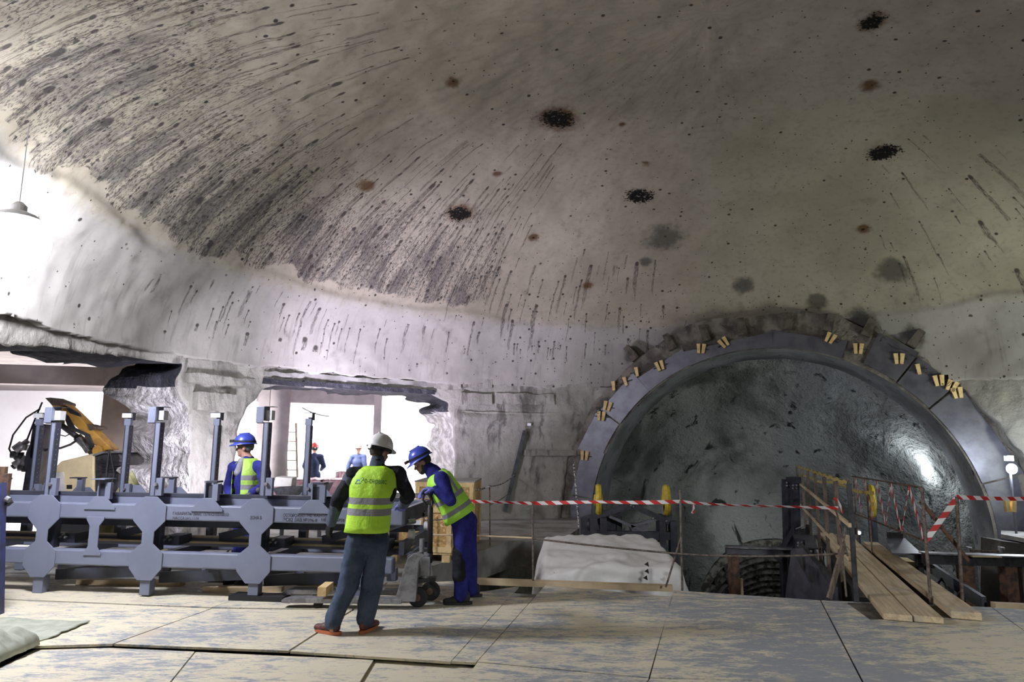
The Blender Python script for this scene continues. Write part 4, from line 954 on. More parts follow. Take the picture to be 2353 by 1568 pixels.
# ------------------------------------------------------------------ footbridge
def W3(s, lat, z): return WL + WD * s + WN * lat + UZ * z
def plank(label, s0, s1, near, far, z0, z1, t=.062):
    """near, far: lateral extent of the plank at its two ends"""
    q = []
    for z in (0, t): q += [W3(s0, near[0], z0 + z), W3(s0, near[1], z0 + z), W3(s1, far[1], z1 + z), W3(s1, far[0], z1 + z)]
    o = MB().hexa(q).build('footbridge_plank', 'plank'); o.modifiers.new('b', 'BEVEL').width = .006
    return tag(o, label, 'plank')
plank('footbridge plank lying beside the brown rail posts', -.02, 6.9, (.0, .265), (.0, .265), .006, .02); plank('footbridge plank lying between its neighbour and the steel channel', .0, 6.7, (.278, .545), (.278, .545), .006, .02)
plank('single footbridge plank set apart beyond the steel channel', .3, 5.6, (.68, .955), (.60, .84), .006, .03, .075)
def fb():
    m = MB(); t = thing('footbridge_beam', 'steel channel running between the footbridge planks', 'steel beam', W3(3, .7, -.2))
    def beam(nm, mt, s0, s1, l0, l1, z0, z1): MB().hexa([W3(s0, l0, z0), W3(s0, l1, z0), W3(s1, l1, z0), W3(s1, l0, z0), W3(s0, l0, z1), W3(s0, l1, z1), W3(s1, l1, z1), W3(s1, l0, z1)]).build(nm, mt, t)
    # the steel starts at the floor edge and carries the planks over the pit
    beam('web', 'steel_dark', 1.14, 7, .53, .555, -.18, .012); beam('flange', 'rust', 1.15, 7, .555, .67, -.16, -.14); beam('web', 'steel_plate', 1.17, 6.0, .67, .70, -.16, .016); beam('side_beam', 'steel_dark', 1.04, 7, -.09, .05, -.22, .012)
    for s_ in (3.4, 6.4): beam('support_post', 'steel_dark', s_, s_ + .12, -.06, .04, -3.32, -.22); beam('support_post', 'steel_dark', s_, s_ + .12, .58, .7, -3.32, -.16)
fb()
tag(MB().hexa([Vector((v.x, v.y, z)) for z in (-.001, .005) for v in (G(1948, 1387), G(2000, 1425), G(2200, 1420), G(2160, 1394))]).build('rubber_mat', 'mud'), 'dark dirt-covered sheet under the footbridge ends', 'floor sheet')
def railing():
    t = thing('footbridge_railing', 'footbridge railing of brown battens with yellow tape on top', 'railing', W3(.8, -.12, 0))
    zt = 1.33
    for k, s in enumerate((.82, 2.2, 3.7, 5.3, 6.9, 8.5, 10.2)):
        a = W3(s, -.14 + .02 * (k % 2), -.35 if k else .0); b = W3(s, -.14, zt - .005 * k)
        MB().bar(a, b, .05, .09 if k in (1, 2) else .06, WD).build('batten_post', 'rail_brown' if k else 'steel_dark', t)
    MB().bar(W3(.7, -.17, .86), W3(10.2, -.17, .92), .03, .045).build('mid_rail', 'timber', t); MB().bar(W3(.9, -.17, .45), W3(10.2, -.17, .42), .025, .04).build('low_rail', 'timber', t)
    MB().bar(W3(.8, -.14, zt), W3(10.2, -.14, zt - .04), .025, .025).build('top_rail', 'rail_brown', t)
    ribbon([W3(.8 + 9.4 * i / 40, -.165, zt + .0 - .04 * i / 40 + .015 * math.sin(i * 1.9)) for i in range(41)], .045, (0, 0, 1), 'wrapped_tape', 'tape_yellow', t)
    MB().bar(P(1938, 1255, 8.12), P(1905, 1376, 8.0), .03, .06).build('brace', 'rail_brown', t)
    MB().tube([P(1943, 1210, 8.15), P(1935, 1275, 8.15), P(1945, 1372, 8.15)], .012, 6).build('stay_bar', 'rebar', t); MB().tube([W3(.82, -.2, .5), P(1915, 1150, 8.3)], .012, 6).build('stay_bar', 'rebar', t)
    ribbon([P(1915, 1145, 8.3), P(1924, 1150, 8.28), P(1932, 1165, 8.25), P(1936, 1180, 8.2)], .05, (.6, .6, .3), 'tape_end', 'tape', t)
    # right railing
    u = thing('footbridge_railing', 'footbridge railing of thin bars laced with red and white tape', 'railing', W3(.8, .72, 0))
    n0, n1 = W3(.75, .65, 0), W3(4.5, .59, 0); dd = (n1 - n0)
    def Q(px, py):
        # a pixel on the railing's own vertical plane
        nrm = Vector((dd.y, -dd.x, 0)); d = ray(px, py); k = n0.dot(nrm) / d.dot(nrm); return d * k + UZ * HC
    b0 = Q(2138, 1372); MB().tube([Vector((b0.x, b0.y, .0)), Q(2118, 1120)], .018, 8).build('bar_post', 'rebar', u)
    b1 = Q(2005, 1284); MB().tube([Vector((b1.x, b1.y, -.145)), Q(1993, 1110)], .014, 8).build('bar_post', 'rebar', u)
    b2 = Q(1972, 1250); MB().tube([Vector((b2.x, b2.y, -.145)), Q(1962, 1100)], .014, 8).build('bar_post', 'rebar', u)
    MB().tube([Q(2118, 1121), Q(1958, 1095)], .012, 6).build('top_rail', 'rust', u); MB().tube([Q(2126, 1244), Q(1962, 1180)], .012, 6).build('mid_rail', 'rust', u)
    zz = [(2124, 1246), (2089, 1119), (2074, 1224), (2047, 1112), (2040, 1209), (2034, 1209), (2015, 1107), (2006, 1196), (1987, 1103), (1984, 1187), (1978, 1185), (1966, 1099), (1962, 1178), (1956, 1178), (1949, 1100)]
    zz = [(2124, 1246), (2089, 1119), (2072, 1224), (2047, 1112), (2036, 1209), (2015, 1107), (2006, 1197), (1987, 1103), (1981, 1187), (1966, 1099), (1958, 1178), (1950, 1100)]
    for a, b in zip(zz, zz[1:]): ribbon(sag(Q(*a), Q(*b), 0, 6), .055, (Q(*b) - Q(*a)).cross(Vector((dd.y, -dd.x, 0))).normalized(), 'laced_tape', 'tape', u, lambda L: .15 * math.sin(L * 3))
    ribbon([W3(10.2 - i * .5, -.1 + .05 * i, 1.05 + .03 * math.sin(i)) for i in range(14)], .05, (0, 0, 1), 'far_tape', 'tape_yellow', u)
    b3 = G(2212, 1387); po = thing('barrier_post', 'slim steel post holding tape at the floor edge beyond the footbridge', 'post', b3)
    MB().tube([b3, P(2198, 1143, b3.y)], .02, 8).build('pole', 'rebar', po); MB().bar(P(2116, 1152, 8.2), P(2226, 1290, b3.y + .1), .025, .04).build('brace', 'rust', po)
    tape('broad slanting red and white tape up to the slim steel post', [(Q(2125, 1246), P(2198, 1146, b3.y), .0)], .065, (P(2198, 1146, b3.y) - Q(2125, 1246)).cross(Vector((.1, 1, 0))).normalized())
    tape('red and white tape running from the slim steel post towards the mast lamp', [(P(2198, 1143, b3.y), P(2420, 1146, b3.y + .3), .01)], .05, tw=lambda L: .5 * math.sin(L * 3))
railing()

# ------------------------------------------------------------------ steelwork around the footbridge
def steelwork():
    t = thing('support_truss', 'dark blue slotted truss side beside the footbridge in the pit', 'steel truss', G(1880, 1372) + AX * 1.5 - UZ * 3.3)
    def p(x, y, Y): return P(x, y, Y)
    pl = [p(1872, 1262, 9.6), p(1950, 1352, 8.75), p(1950, 1460, 8.75), p(1820, 1460, 9.9), p(1845, 1262, 9.9)]
    pl = [q - WN * .15 for q in pl]
    m = MB(); m.add(pl + [q + WN * .03 for q in pl], [tuple(range(5)), tuple(range(5, 10))[::-1]] + [(i, (i + 1) % 5, (i + 1) % 5 + 5, i + 5) for i in range(5)]); m.build('side_plate', 'machine_blue', t)
    for (x, y) in ((1872, 1296), (1888, 1322)): q = p(x, y, 9.25) - WN * .13; MB().bar(q + UZ * .1, q - UZ * .1, .03, .03).build('slot', 'black', t)
    for (x, y0, y1, Y, wd) in ((1812, 1102, 1380, 13.4, .22), (1826, 1108, 1380, 13.15, .12), (1838, 1240, 1400, 11, .1), (1800, 1255, 1400, 12, .1), (1860, 1260, 1400, 10.2, .08)):
        po = MB().bar(p(x, y0, Y), Vector((p(x, y1, Y).x, Y, -3.32)), wd, .14).build('post', 'machine_blue', t)
        for i in range(4): MB().ell(p(x - 4 + 8 * (i % 2), y0 + 8 + 7 * (i // 2), Y - .09), .02, nu=8, nv=5).build('bolt_head', 'steel', po)
    MB().bar(p(1812, 1104, 13.4), p(1835, 1104, 13.0), .1, .12).build('top_beam', 'machine_blue', t); MB().bar(p(1790, 1290, 13.25), p(1830, 1215, 13.25), .25, .12).build('knee', 'machine_blue', t)
    MB().bar(p(1868, 1258, 9.8) - WN * .16, p(1952, 1345, 8.75) - WN * .16, .05, .1).build('edge_angle', 'steel_dark', t)
    def deck(label, q, Y0, Y1, li):
        a = thing('landing_plate', label, 'steel plate', p(q[0][0], q[0][1], Y0)); c = [p(q[0][0], q[0][1], Y0), p(q[1][0], q[1][1], Y0), p(q[2][0], q[2][1], Y1), p(q[3][0], q[3][1], Y1)]; z = c[0].z
        for v in c: v.z = z
        MB().hexa([v - UZ * .02 for v in c] + c).build('plate', 'steel_plate', a)
        m = (c[2] + c[3]) / 2; vise = MB().box(m + UZ * .05, (.22, .1, .1)).box(m + UZ * .11 + Vector((.1, 0, 0)), (.05, .06, .14)).build('clamp', 'steel_dark', a); MB().tube([m + Vector((-.12, 0, .1)), m + Vector((-.02, -.1, .16))], .012, 6).build('clamp_screw', 'steel', vise)
        lg = c[li] + (c[li - 2] - c[li]) * .08; MB().bar(lg - UZ * .02, Vector((lg.x, lg.y, -3.32)), .08, .08).build('leg', 'steel_dark', a)
    deck('small steel landing plate beside the brown batten railing', [(1838, 1260), (1880, 1261), (1868, 1241), (1822, 1240)], 11.2, 12.9, 0); deck('small steel landing plate beyond the tape-laced railing', [(2050, 1272), (2118, 1270), (2080, 1248), (2035, 1248)], 10.3, 12.0, 1)
    b = thing('cross_beam', 'steel beam on a rusty post in front of the lined tunnel', 'steel beam', Vector((p(1685, 1300, 11.5).x, 11.5, -3.3)))
    MB().bar(p(1668, 1263, 11.5), p(1818, 1268, 11.5), .1, .13).build('beam', 'steel_plate', b); MB().bar(p(1668, 1257, 11.45), p(1818, 1262, 11.45), .2, .015).build('beam_flange', 'steel', b)
    MB().bar(p(1684, 1272, 11.5), Vector((p(1690, 1300, 11.5).x, 11.5, -3.3)), .15, .12).build('post', 'rust', b); MB().bar(p(1703, 1330, 11.6), Vector((p(1704, 1330, 11.6).x, 11.6, -3.3)), .04, .06).build('side_post', 'timber', b)
    g = thing('platform_girder', 'long steel girder on rusty columns beyond the footbridge', 'steel girder', Vector((p(2240, 1300, 10).x, 10, -3.3)))
    MB().bar(p(2122, 1283, 10), p(2480, 1294, 10.0), .1, .15).build('web', 'steel_dark', g); MB().bar(p(2120, 1271, 9.97), p(2480, 1283, 9.97), .2, .02).build('flange', 'steel', g); MB().bar(p(2232, 1279, 9.85), p(2300, 1280, 9.85), .05, .02).build('batten', 'timber', g)
    for x, wd, mt in ((2216, .16, 'rust'), (2313, .17, 'rust'), (2349, .13, 'rail_brown')): MB().bar(p(x, 1290, 10.05), Vector((p(x + 8, 1390, 10.05).x, 10.05, -3.3)), wd, .16).build('column', mt, g)
    for x in (2225, 2300): MB().tube([p(x, 1275, 10.2), p(x - 3, 1258, 10.2), p(x + 6, 1262, 10.2)], .03, 6).build('lifting_eye', 'steel', g)
    MB().tube([p(2228, 1266, 10.2), p(2298, 1268, 10.2)], .015, 6).build('pipe', 'rail_brown', g)
    s = thing('inclined_beam', 'dark sloping beam beyond the single footbridge plank', 'steel beam', p(2180, 1330, 9))
    ia, ib = G(2090, 1272, -.08), G(2262, 1388, -.08); MB().bar(ia, ib, .05, .16).build('beam', 'machine_blue', s); MB().bar(ia.lerp(ib, .06) - UZ * .06, Vector((ia.lerp(ib, .06).x, ia.lerp(ib, .06).y, -3.32)), .08, .08).build('support_post', 'steel_dark', s)
    for f_ in (.3, .55, .78): rp = ia.lerp(ib, f_); MB().tube([rp - WN * .02 - UZ * .03, rp - WN * .07 - UZ * .1, rp - WN * .07 - UZ * .26, rp - WN * .02 - UZ * .32 - WD * .1], .016, 6).build('rung', 'steel_plate', s)
    tag(MB().bar(p(2282, 1392, 8.35), p(2420, 1399, 8.3), .1, .07).build('edge_plank', 'timber'), 'pale plank end at the floor edge beyond the sloping beam', 'plank')
    tag(MB().bar(G(2070, 1287, -.1) + WN * .03, G(2088, 1297, -.1) + WN * .03, .13, .08).build('yellow_board', 'timber_fresh'), 'short yellow board lying by the landing plate', 'board')
    # right shoulder of the mouth: concrete sill and plate
    q = thing('concrete_sill', 'concrete sill block under the mast lamp beside the tunnel mouth', 'concrete block', p(2330, 1240, 11.5))
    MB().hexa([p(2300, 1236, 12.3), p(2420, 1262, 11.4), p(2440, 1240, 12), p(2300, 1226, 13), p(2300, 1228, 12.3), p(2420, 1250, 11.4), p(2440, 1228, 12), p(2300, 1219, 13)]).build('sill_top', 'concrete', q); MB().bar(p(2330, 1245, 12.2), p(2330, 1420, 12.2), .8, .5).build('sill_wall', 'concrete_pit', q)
    # leftover: a small LED lamp in the dark
    led = thing('led_lamp', 'tiny white lamp glowing beyond the footbridge', 'lamp', P(1974, 1226, 13.6)); MB().ell(P(1974, 1225, 13.55), .032, nu=12, nv=8).build('bulb', 'led', led); MB().box(P(1974, 1222, 13.65), (.13, .1, .13)).build('housing', 'black', led, bevel=.01)
    br = lp = P(1974, 1226, 13.67); MB().bar(lp, Vector((lp.x, lp.y, -3.32)), .03, .03).build('stem', 'black', led)
    w2 = thing('wheel_stand', 'yellow wheel half hidden behind the laced tape', 'wheel', P(2002, 1150, 13.7)); c = P(2002, 1152, 13.7)
    MB().lathe([(.15, -.04), (.3, -.05), (.32, 0), (.3, .05), (.15, .04)], c, (1, -.35, 0), 32).build('rim', 'yellow', w2); MB().lathe([(.01, -.07), (.12, -.07), (.16, 0), (.12, .07), (.01, .07)], c, (1, -.35, 0), 16).build('hub', 'machine_blue', w2); MB().bar(c, Vector((c.x, c.y, -3.32)), .1, .14).build('stand', 'machine_blue', w2)
steelwork()

# ------------------------------------------------------------------ lamps
def lamps():
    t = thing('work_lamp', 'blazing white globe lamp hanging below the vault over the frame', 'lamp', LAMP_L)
    MB().ell(LAMP_L, .3, nu=32, nv=22).build('globe', 'lamp_glow', t, smooth=True)  # globe enlarged so its white disc stands for the lamp's glare
    top = LAMP_L + UZ * .32; MB().lathe([(.07, 0), (.07, .06), (.03, .1)], top - UZ * .02, n=16).build('cap', 'white_paint', t)
    MB().lathe([(.306 * math.sin(R(a)), .306 * math.cos(R(a))) for a in (2, 12, 24, 36, 46)] + [(.316 * math.sin(R(a)), .316 * math.cos(R(a))) for a in (46, 30, 15, 2)], LAMP_L, n=36).build('added_baffle', 'white_paint', t, smooth=True)  # shell added to keep the globe's upward light off the vault
    MB().tube([top + UZ * .06, Vector((LAMP_L.x, LAMP_L.y, 5.28))], .005, 6).build('hanging_cable', 'white_paint', t)
    t = thing('work_lamp', 'small glaring floodlight on a mast beside the tunnel mouth', 'lamp', LAMP_R)
    MB().ell(LAMP_R, (.09, .07, .09), nu=20, nv=12).build('lamp_head', 'lamp_glow_small', t, smooth=True); MB().tube([LAMP_R + Vector((.02, .07, 0)), P(2336, 1233, 12.3)], .02, 8).build('mast', 'steel_plate', t); MB().box(P(2318, 1053, 12.3), (.12, .1, .1)).build('bracket', 'white_paint', t, bevel=.01)
    w_ = MB(); c = P(2320, 1163, 12.0)
    q = thing('wedge_pair', 'pair of wooden wedges on the plate below the mast lamp', 'wedges', c)
    for s in (-.05, .06): MB().box(c + Vector((s, 0, -.02 * s)), (.07, .07, .2), Matrix.Rotation(R(s * 100), 3, 'Y')).build('wooden_wedge', 'timber_fresh', q)
    # floodlight whose beam washes the springing above the second opening
    t = thing('floodlight', 'floodlight on a low stand behind the frame tilted up at the vault', 'floodlight', (-2.35, 11.85, 0))
    MB().box((-2.35, 11.86, .74), (.34, .16, .26), Matrix.Rotation(R(50), 3, 'X')).build('housing', 'black', t, bevel=.015); MB().tube([(-2.35, 11.85, .02), (-2.35, 11.85, .66)], .02, 8).build('pole', 'steel_dark', t)
    for a in (0, 120, 240): MB().tube([(-2.35, 11.85, .3), (-2.35 + .3 * math.cos(R(a)), 11.85 + .3 * math.sin(R(a)), .0)], .014, 6).build('leg', 'steel_dark', t)
    t = thing('floodlight', 'added low floodlight behind the frame brightening the broken pillar', 'floodlight', (-3.95, 10.15, 0))  # fixture added to go with the pillar's extra light
    MB().box((-3.95, 10.15, .8), (.34, .16, .26), Matrix.Rotation(R(30), 3, 'X')).build('housing', 'black', t, bevel=.015); MB().tube([(-3.95, 10.12, .02), (-3.95, 10.12, .72)], .02, 8).build('pole', 'steel_dark', t)
    for a in (0, 120, 240): MB().tube([(-3.95, 10.12, .3), (-3.95 + .3 * math.cos(R(a)), 10.12 + .3 * math.sin(R(a)), .0)], .014, 6).build('leg', 'steel_dark', t)
    # lamp inside the chamber, its glow on the right flank
    c = P(2125, 1050, 17.6)
    light('POINT', 'tunnel_fill', AO + AX * 5.0 - UZ * 1.2 - RX * 1.0, 26, (.95, 1, .95), .1)  # added point light without a fixture, lifts the chamber and lining rings
    light('POINT', 'chamber_lamp', P(2104, 1085, 17.3), 60, (.85, .92, 1), .08)
    t = thing('chamber_lamp', 'small dark floodlight housing on the chamber wall', 'lamp', c); MB().box(c, (.3, .16, .2), Matrix.Rotation(R(20), 3, 'Y')).build('housing', 'black', t, bevel=.01); MB().tube([c, c + Vector((.4, .2, .35))], .02, 6).build('arm', 'black', t)
lamps()
# ------------------------------------------------------------------ people
def blob(m, name, mat, parent, voxel=.013, it=5):
    tmp = m.build('tmp', mat, None); tmp.modifiers.new('r', 'REMESH').voxel_size = voxel
    sm = tmp.modifiers.new('s', 'SMOOTH'); sm.iterations = it; sm.factor = .5
    dg = bpy.context.evaluated_depsgraph_get(); me = bpy.data.meshes.new_from_object(tmp.evaluated_get(dg)); me.name = name
    old = tmp.data; bpy.data.objects.remove(tmp); bpy.data.meshes.remove(old)
    me.transform(Matrix.Translation(-pworld(parent))); me.materials.clear(); me.materials.append(MAT[mat])
    for p in me.polygons: p.use_smooth = True
    o = bpy.data.objects.new(name, me); COL.objects.link(o); o.parent = parent; return o
def hand(m, wrist, d, pn, thumb=1, curl=.5, k=1.0, grow=0.0):
    """palm with five bent fingers; d = pointing direction, pn = side the fingers close to"""
    wrist, d = Vector(wrist), Vector(d).normalized(); pn = Vector(pn); pn = (pn - d * pn.dot(d)).normalized(); ac = d.cross(pn) * thumb
    for s in (-.028, -.01, .01, .028): m.cap(wrist + ac * s * .7 * k, (.016 + grow) * k, wrist + d * .085 * k + ac * s * k, (.014 + grow) * k)
    for i, (s, L) in enumerate(((.031, .068), (.0105, .078), (-.0105, .072), (-.031, .056))):
        b = wrist + d * .088 * k + ac * s * k; c1 = curl * (.7 + .12 * i); d1 = (d * math.cos(c1) + pn * math.sin(c1)); d2 = (d * math.cos(c1 * 2.1) + pn * math.sin(c1 * 2.1))
        p1 = b + d1 * L * .55 * k; p2 = p1 + d2 * L * .5 * k; m.cap(b, (.0095 + grow) * k, p1, (.009 + grow) * k).cap(p1, (.009 + grow) * k, p2, (.0078 + grow) * k)
    b = wrist + d * .03 * k + ac * .03 * k; p1 = b + (d * .6 + ac * .65 + pn * .45).normalized() * .045 * k; p2 = p1 + (d * .8 + ac * .1 + pn * .6).normalized() * .035 * k
    m.cap(b, (.014 + grow) * k, p1, (.0105 + grow) * k).cap(p1, (.0105 + grow) * k, p2, (.009 + grow) * k)
def basis(f, tilt=0, roll=0):
    f = Vector(f).normalized(); r = Vector((f.y, -f.x, 0)).normalized(); u = r.cross(f).normalized()
    q = Matrix.Rotation(-tilt, 3, r); f, u = q @ f, q @ u; q = Matrix.Rotation(roll, 3, f); return f, q @ r, q @ u
def head(m, c, B):
    f, r, u = B; rm = Matrix((r, f, u)).transposed()
    m.ell(c + u * .025 - f * .012, (.074, .093, .098), rm).cap(c - u * .03 + f * .018, .060, c - u * .085 + f * .05, .034, r, .95)
    m.ell(c - u * .04 + f * .035, (.058, .055, .07), rm); m.cap(c + f * .082 + u * .012, .010, c + f * .106 - u * .026, .015)            # brow to nose tip
    m.cap(c + f * .084 - u * .055 - r * .018, .010, c + f * .084 - u * .055 + r * .018, .010); m.ell(c + f * .072 - u * .088, (.026, .022, .02), rm)   # lips, chin
    m.cap(c + f * .078 + u * .022 - r * .045, .012, c + f * .078 + u * .022 + r * .045, .012)
    for s in (-1, 1): m.ell(c + r * s * .076 - f * .008 - u * .012, (.012, .022, .034), rm); m.ell(c + r * s * .04 + f * .056 - u * .03, (.024, .024, .026), rm)
def face_bits(c, B, par, hairmat, beard=False):
    f, r, u = B; rm = Matrix((r, f, u)).transposed()
    for s in (-1, 1):
        e = MB().ell(c + f * .079 + r * s * .031 + u * .004, (.014, .010, .009), rm, 12, 8).build('eye', 'white_paint', par, smooth=True)
        MB().ell(c + f * .086 + r * s * .031 + u * .004, (.006, .005, .006), rm, 8, 6).build('iris', 'hair', e, smooth=True)
        MB().cap(c + f * .088 + r * s * .016 + u * .024, .006, c + f * .078 + r * s * .047 + u * .024, .005).build('eyebrow', hairmat, par, smooth=True)
    MB().cap(c + f * .092 - u * .0575 - r * .018, .004, c + f * .092 - u * .0575 + r * .018, .004).build('mouth', 'rust', par, smooth=True)
    h = MB().ell(c - f * .022 + u * .018, (.079, .092, .096), rm, 20, 14); o = h.build('hair', hairmat, par, smooth=True)
    bm = bmesh.new(); bm.from_mesh(o.data); off = pworld(par)
    bmesh.ops.delete(bm, geom=[v for v in bm.verts if (v.co + off - c).dot(f) > .03 - max(0, (v.co + off - c).dot(u)) * -.2 or (v.co + off - c).dot(u) < -.045], context='VERTS'); bm.to_mesh(o.data); bm.free()
    if beard:
        o = blob(MB().cap(c - u * .05 + f * .022, .058, c - u * .09 + f * .05, .037, r, .98).cap(c - u * .02 + r * .06, .02, c - u * .09 + f * .04 + r * .03, .02).cap(c - u * .02 - r * .06, .02, c - u * .09 + f * .04 - r * .03, .02), 'beard', hairmat, par, .008, 3)
def helmet(c, B, mat, par, lamp=None, band='black', k=1.0):
    f, r, u = B; c = c + u * .045 * k; n = 36; vs = []; rows = 10
    for i in range(rows + 1):
        t = math.pi / 2 * i / rows
        for j in range(n):
            a = 2 * math.pi * j / n; rr = math.cos(t) ** .85; rid = 1 + (.03 * max(0, math.sin(t)) if abs(math.sin(a)) < .18 else 0)
            vs.append(c + (f * math.cos(a) * .135 * rr + r * math.sin(a) * .112 * rr + u * .125 * math.sin(t) * rid) * k)
    fs = [(i * n + j, i * n + (j + 1) % n, (i + 1) * n + (j + 1) % n, (i + 1) * n + j) for i in range(rows) for j in range(n)] + [tuple(range(rows * n, rows * n + n))]
    o = len(vs)
    for (e, dz) in ((.0, 0), (1, -.012), (1, -.02), (-.15, -.014)):                                # brim with a peak at the front
        for j in range(n):
            a = 2 * math.pi * j / n; ex = .012 + .045 * max(0, math.cos(a)) ** 2
            vs.append(c + (f * math.cos(a) * (.135 + ex * e) + r * math.sin(a) * (.112 + ex * .8 * e) + u * (dz - .01 * max(0, math.cos(a)) * (e > .5))) * k)
    fs += [(o + i * n + j, o + i * n + (j + 1) % n, o + (i + 1) * n + (j + 1) % n, o + (i + 1) * n + j) for i in range(3) for j in range(n)]
    h = MB().add(vs, fs).build('hard_hat', mat, par, smooth=True)
    MB().cap(c - f * .05 * k + u * .121 * k, .012 * k, c + f * .06 * k + u * .119 * k, .012 * k, r, 1.2).build('ridge', mat, h, smooth=True)
    pts = [c + (f * math.cos(a) * .128 + r * math.sin(a) * .106 + u * (-.03 if lamp is None else .03)) * k * (1 if lamp is None else 1.0) for a in [2 * math.pi * j / 28 for j in range(29)]]
    if lamp is not None: pts = [c + (f * math.cos(a) * .137 + r * math.sin(a) * .115 + u * (.022 + .012 * math.cos(a))) * k for a in [2 * math.pi * j / 28 for j in range(29)]]
    if lamp is not None:
        ribbon(pts, .022, u, 'strap', band, h)
        q = c + (f * .15 + u * .035) * k; lm = MB().box(q, (.05, .04, .035), Matrix((r, f, u)).transposed()).build('headlamp', 'black', h, bevel=.006); MB().lathe([(.001, 0), (.017, 0), (.02, .018), (.001, .02)], q + f * .015, f, 14).build('lens', lamp, lm)
    else:
        ribbon([p for p in pts], .03, u, 'headband', 'black', h)
        q = c - f * .134 * k - u * .032 * k; MB().lathe([(.001, 0), (.022, 0), (.022, .012), (.001, .014)], q, -f, 16).build('ratchet_knob', 'white_paint', h)
    return h
def vest_loft(name, mat, par, rings, n=56, gap=None):
    """rings: (centre, half width, half depth, right, forward, v); gap = opening at the front in radians"""
    vs = []; uv = []; m = n + (1 if gap else 0)
    for (c, a, b, r, f, v) in rings:
        for j in range(m):
            t = 2 * math.pi * j / n if not gap else gap / 2 + (2 * math.pi - gap) * j / n
            ct, st = math.cos(t), math.sin(t); x = math.copysign(abs(st) ** .8, st) * a; y = math.copysign(abs(ct) ** .8, ct) * b
            p = c + r * x + f * y; w_ = .016 * nz(p, 6, 3) + .007 * nz(p, 15, 4); vs.append(p + (r * x + f * y).normalized() * w_); uv.append((t / (2 * math.pi), v))
    fs = []
    for i in range(len(rings) - 1):
        for j in range(n if not gap else n):
            k = (j + 1) % m if not gap else j + 1; fs.append((i * m + j, i * m + k, (i + 1) * m + k, (i + 1) * m + j))
    off = pworld(par); me = bpy.data.meshes.new(name); me.from_pydata([tuple(v - off) for v in vs], [], fs); ul = me.uv_layers.new(name='UVMap')
    for p in me.polygons:
        us = [uv[me.loops[l].vertex_index][0] for l in p.loop_indices]; p.use_smooth = True
        for l in p.loop_indices:
            a, b = uv[me.loops[l].vertex_index]; ul.data[l].uv = (a + 1 if max(us) - a > .5 else a, b)
    me.materials.append(MAT[mat]); o = bpy.data.objects.new(name, me); COL.objects.link(o); o.parent = par; o.modifiers.new('t', 'SOLIDIFY').thickness = .006
    return o
def shoe(par, heel, d, mat, sole, k=1.0):
    d = Vector((d[0], d[1], 0)).normalized(); s = Vector((d.y, -d.x, 0)); z = heel.z
    m = MB().cap(heel + UZ * .055 * k, .042 * k, heel + d * .13 * k + UZ * .05 * k, .045 * k, UZ, .9).cap(heel + d * .12 * k + UZ * .045 * k, .047 * k, heel + d * .21 * k + UZ * .038 * k, .038 * k, UZ, .85).cap(heel + UZ * .06 * k, .045 * k, heel + UZ * .1 * k, .045 * k)
    o = blob(m, 'shoe', mat, par, .01, 3)
    pts = []
    for j in range(20):
        a = 2 * math.pi * j / 20; x = math.cos(a); w_ = .043 + .008 * max(0, x); pts.append((heel + d * (.085 + .155 * x) * k + s * math.sin(a) * w_ * k))
    vs = [Vector((p.x, p.y, z + .002)) for p in pts] + [Vector((p.x, p.y, z + .03 * k)) for p in pts]
    MB().add(vs, [tuple(range(20))[::-1], tuple(range(20, 40))] + [(i, (i + 1) % 20, (i + 1) % 20 + 20, i + 20) for i in range(20)]).build('sole', sole, o)
    return o
def fabric_folds(o, amp=.010, sc=7):
    for v in o.data.vertices: v.co += v.normal * amp * (nz((v.co.x, v.co.y, v.co.z * .6), sc, 3) + .5 * nz((v.co.x, v.co.y, v.co.z), sc * 2.3, 5))

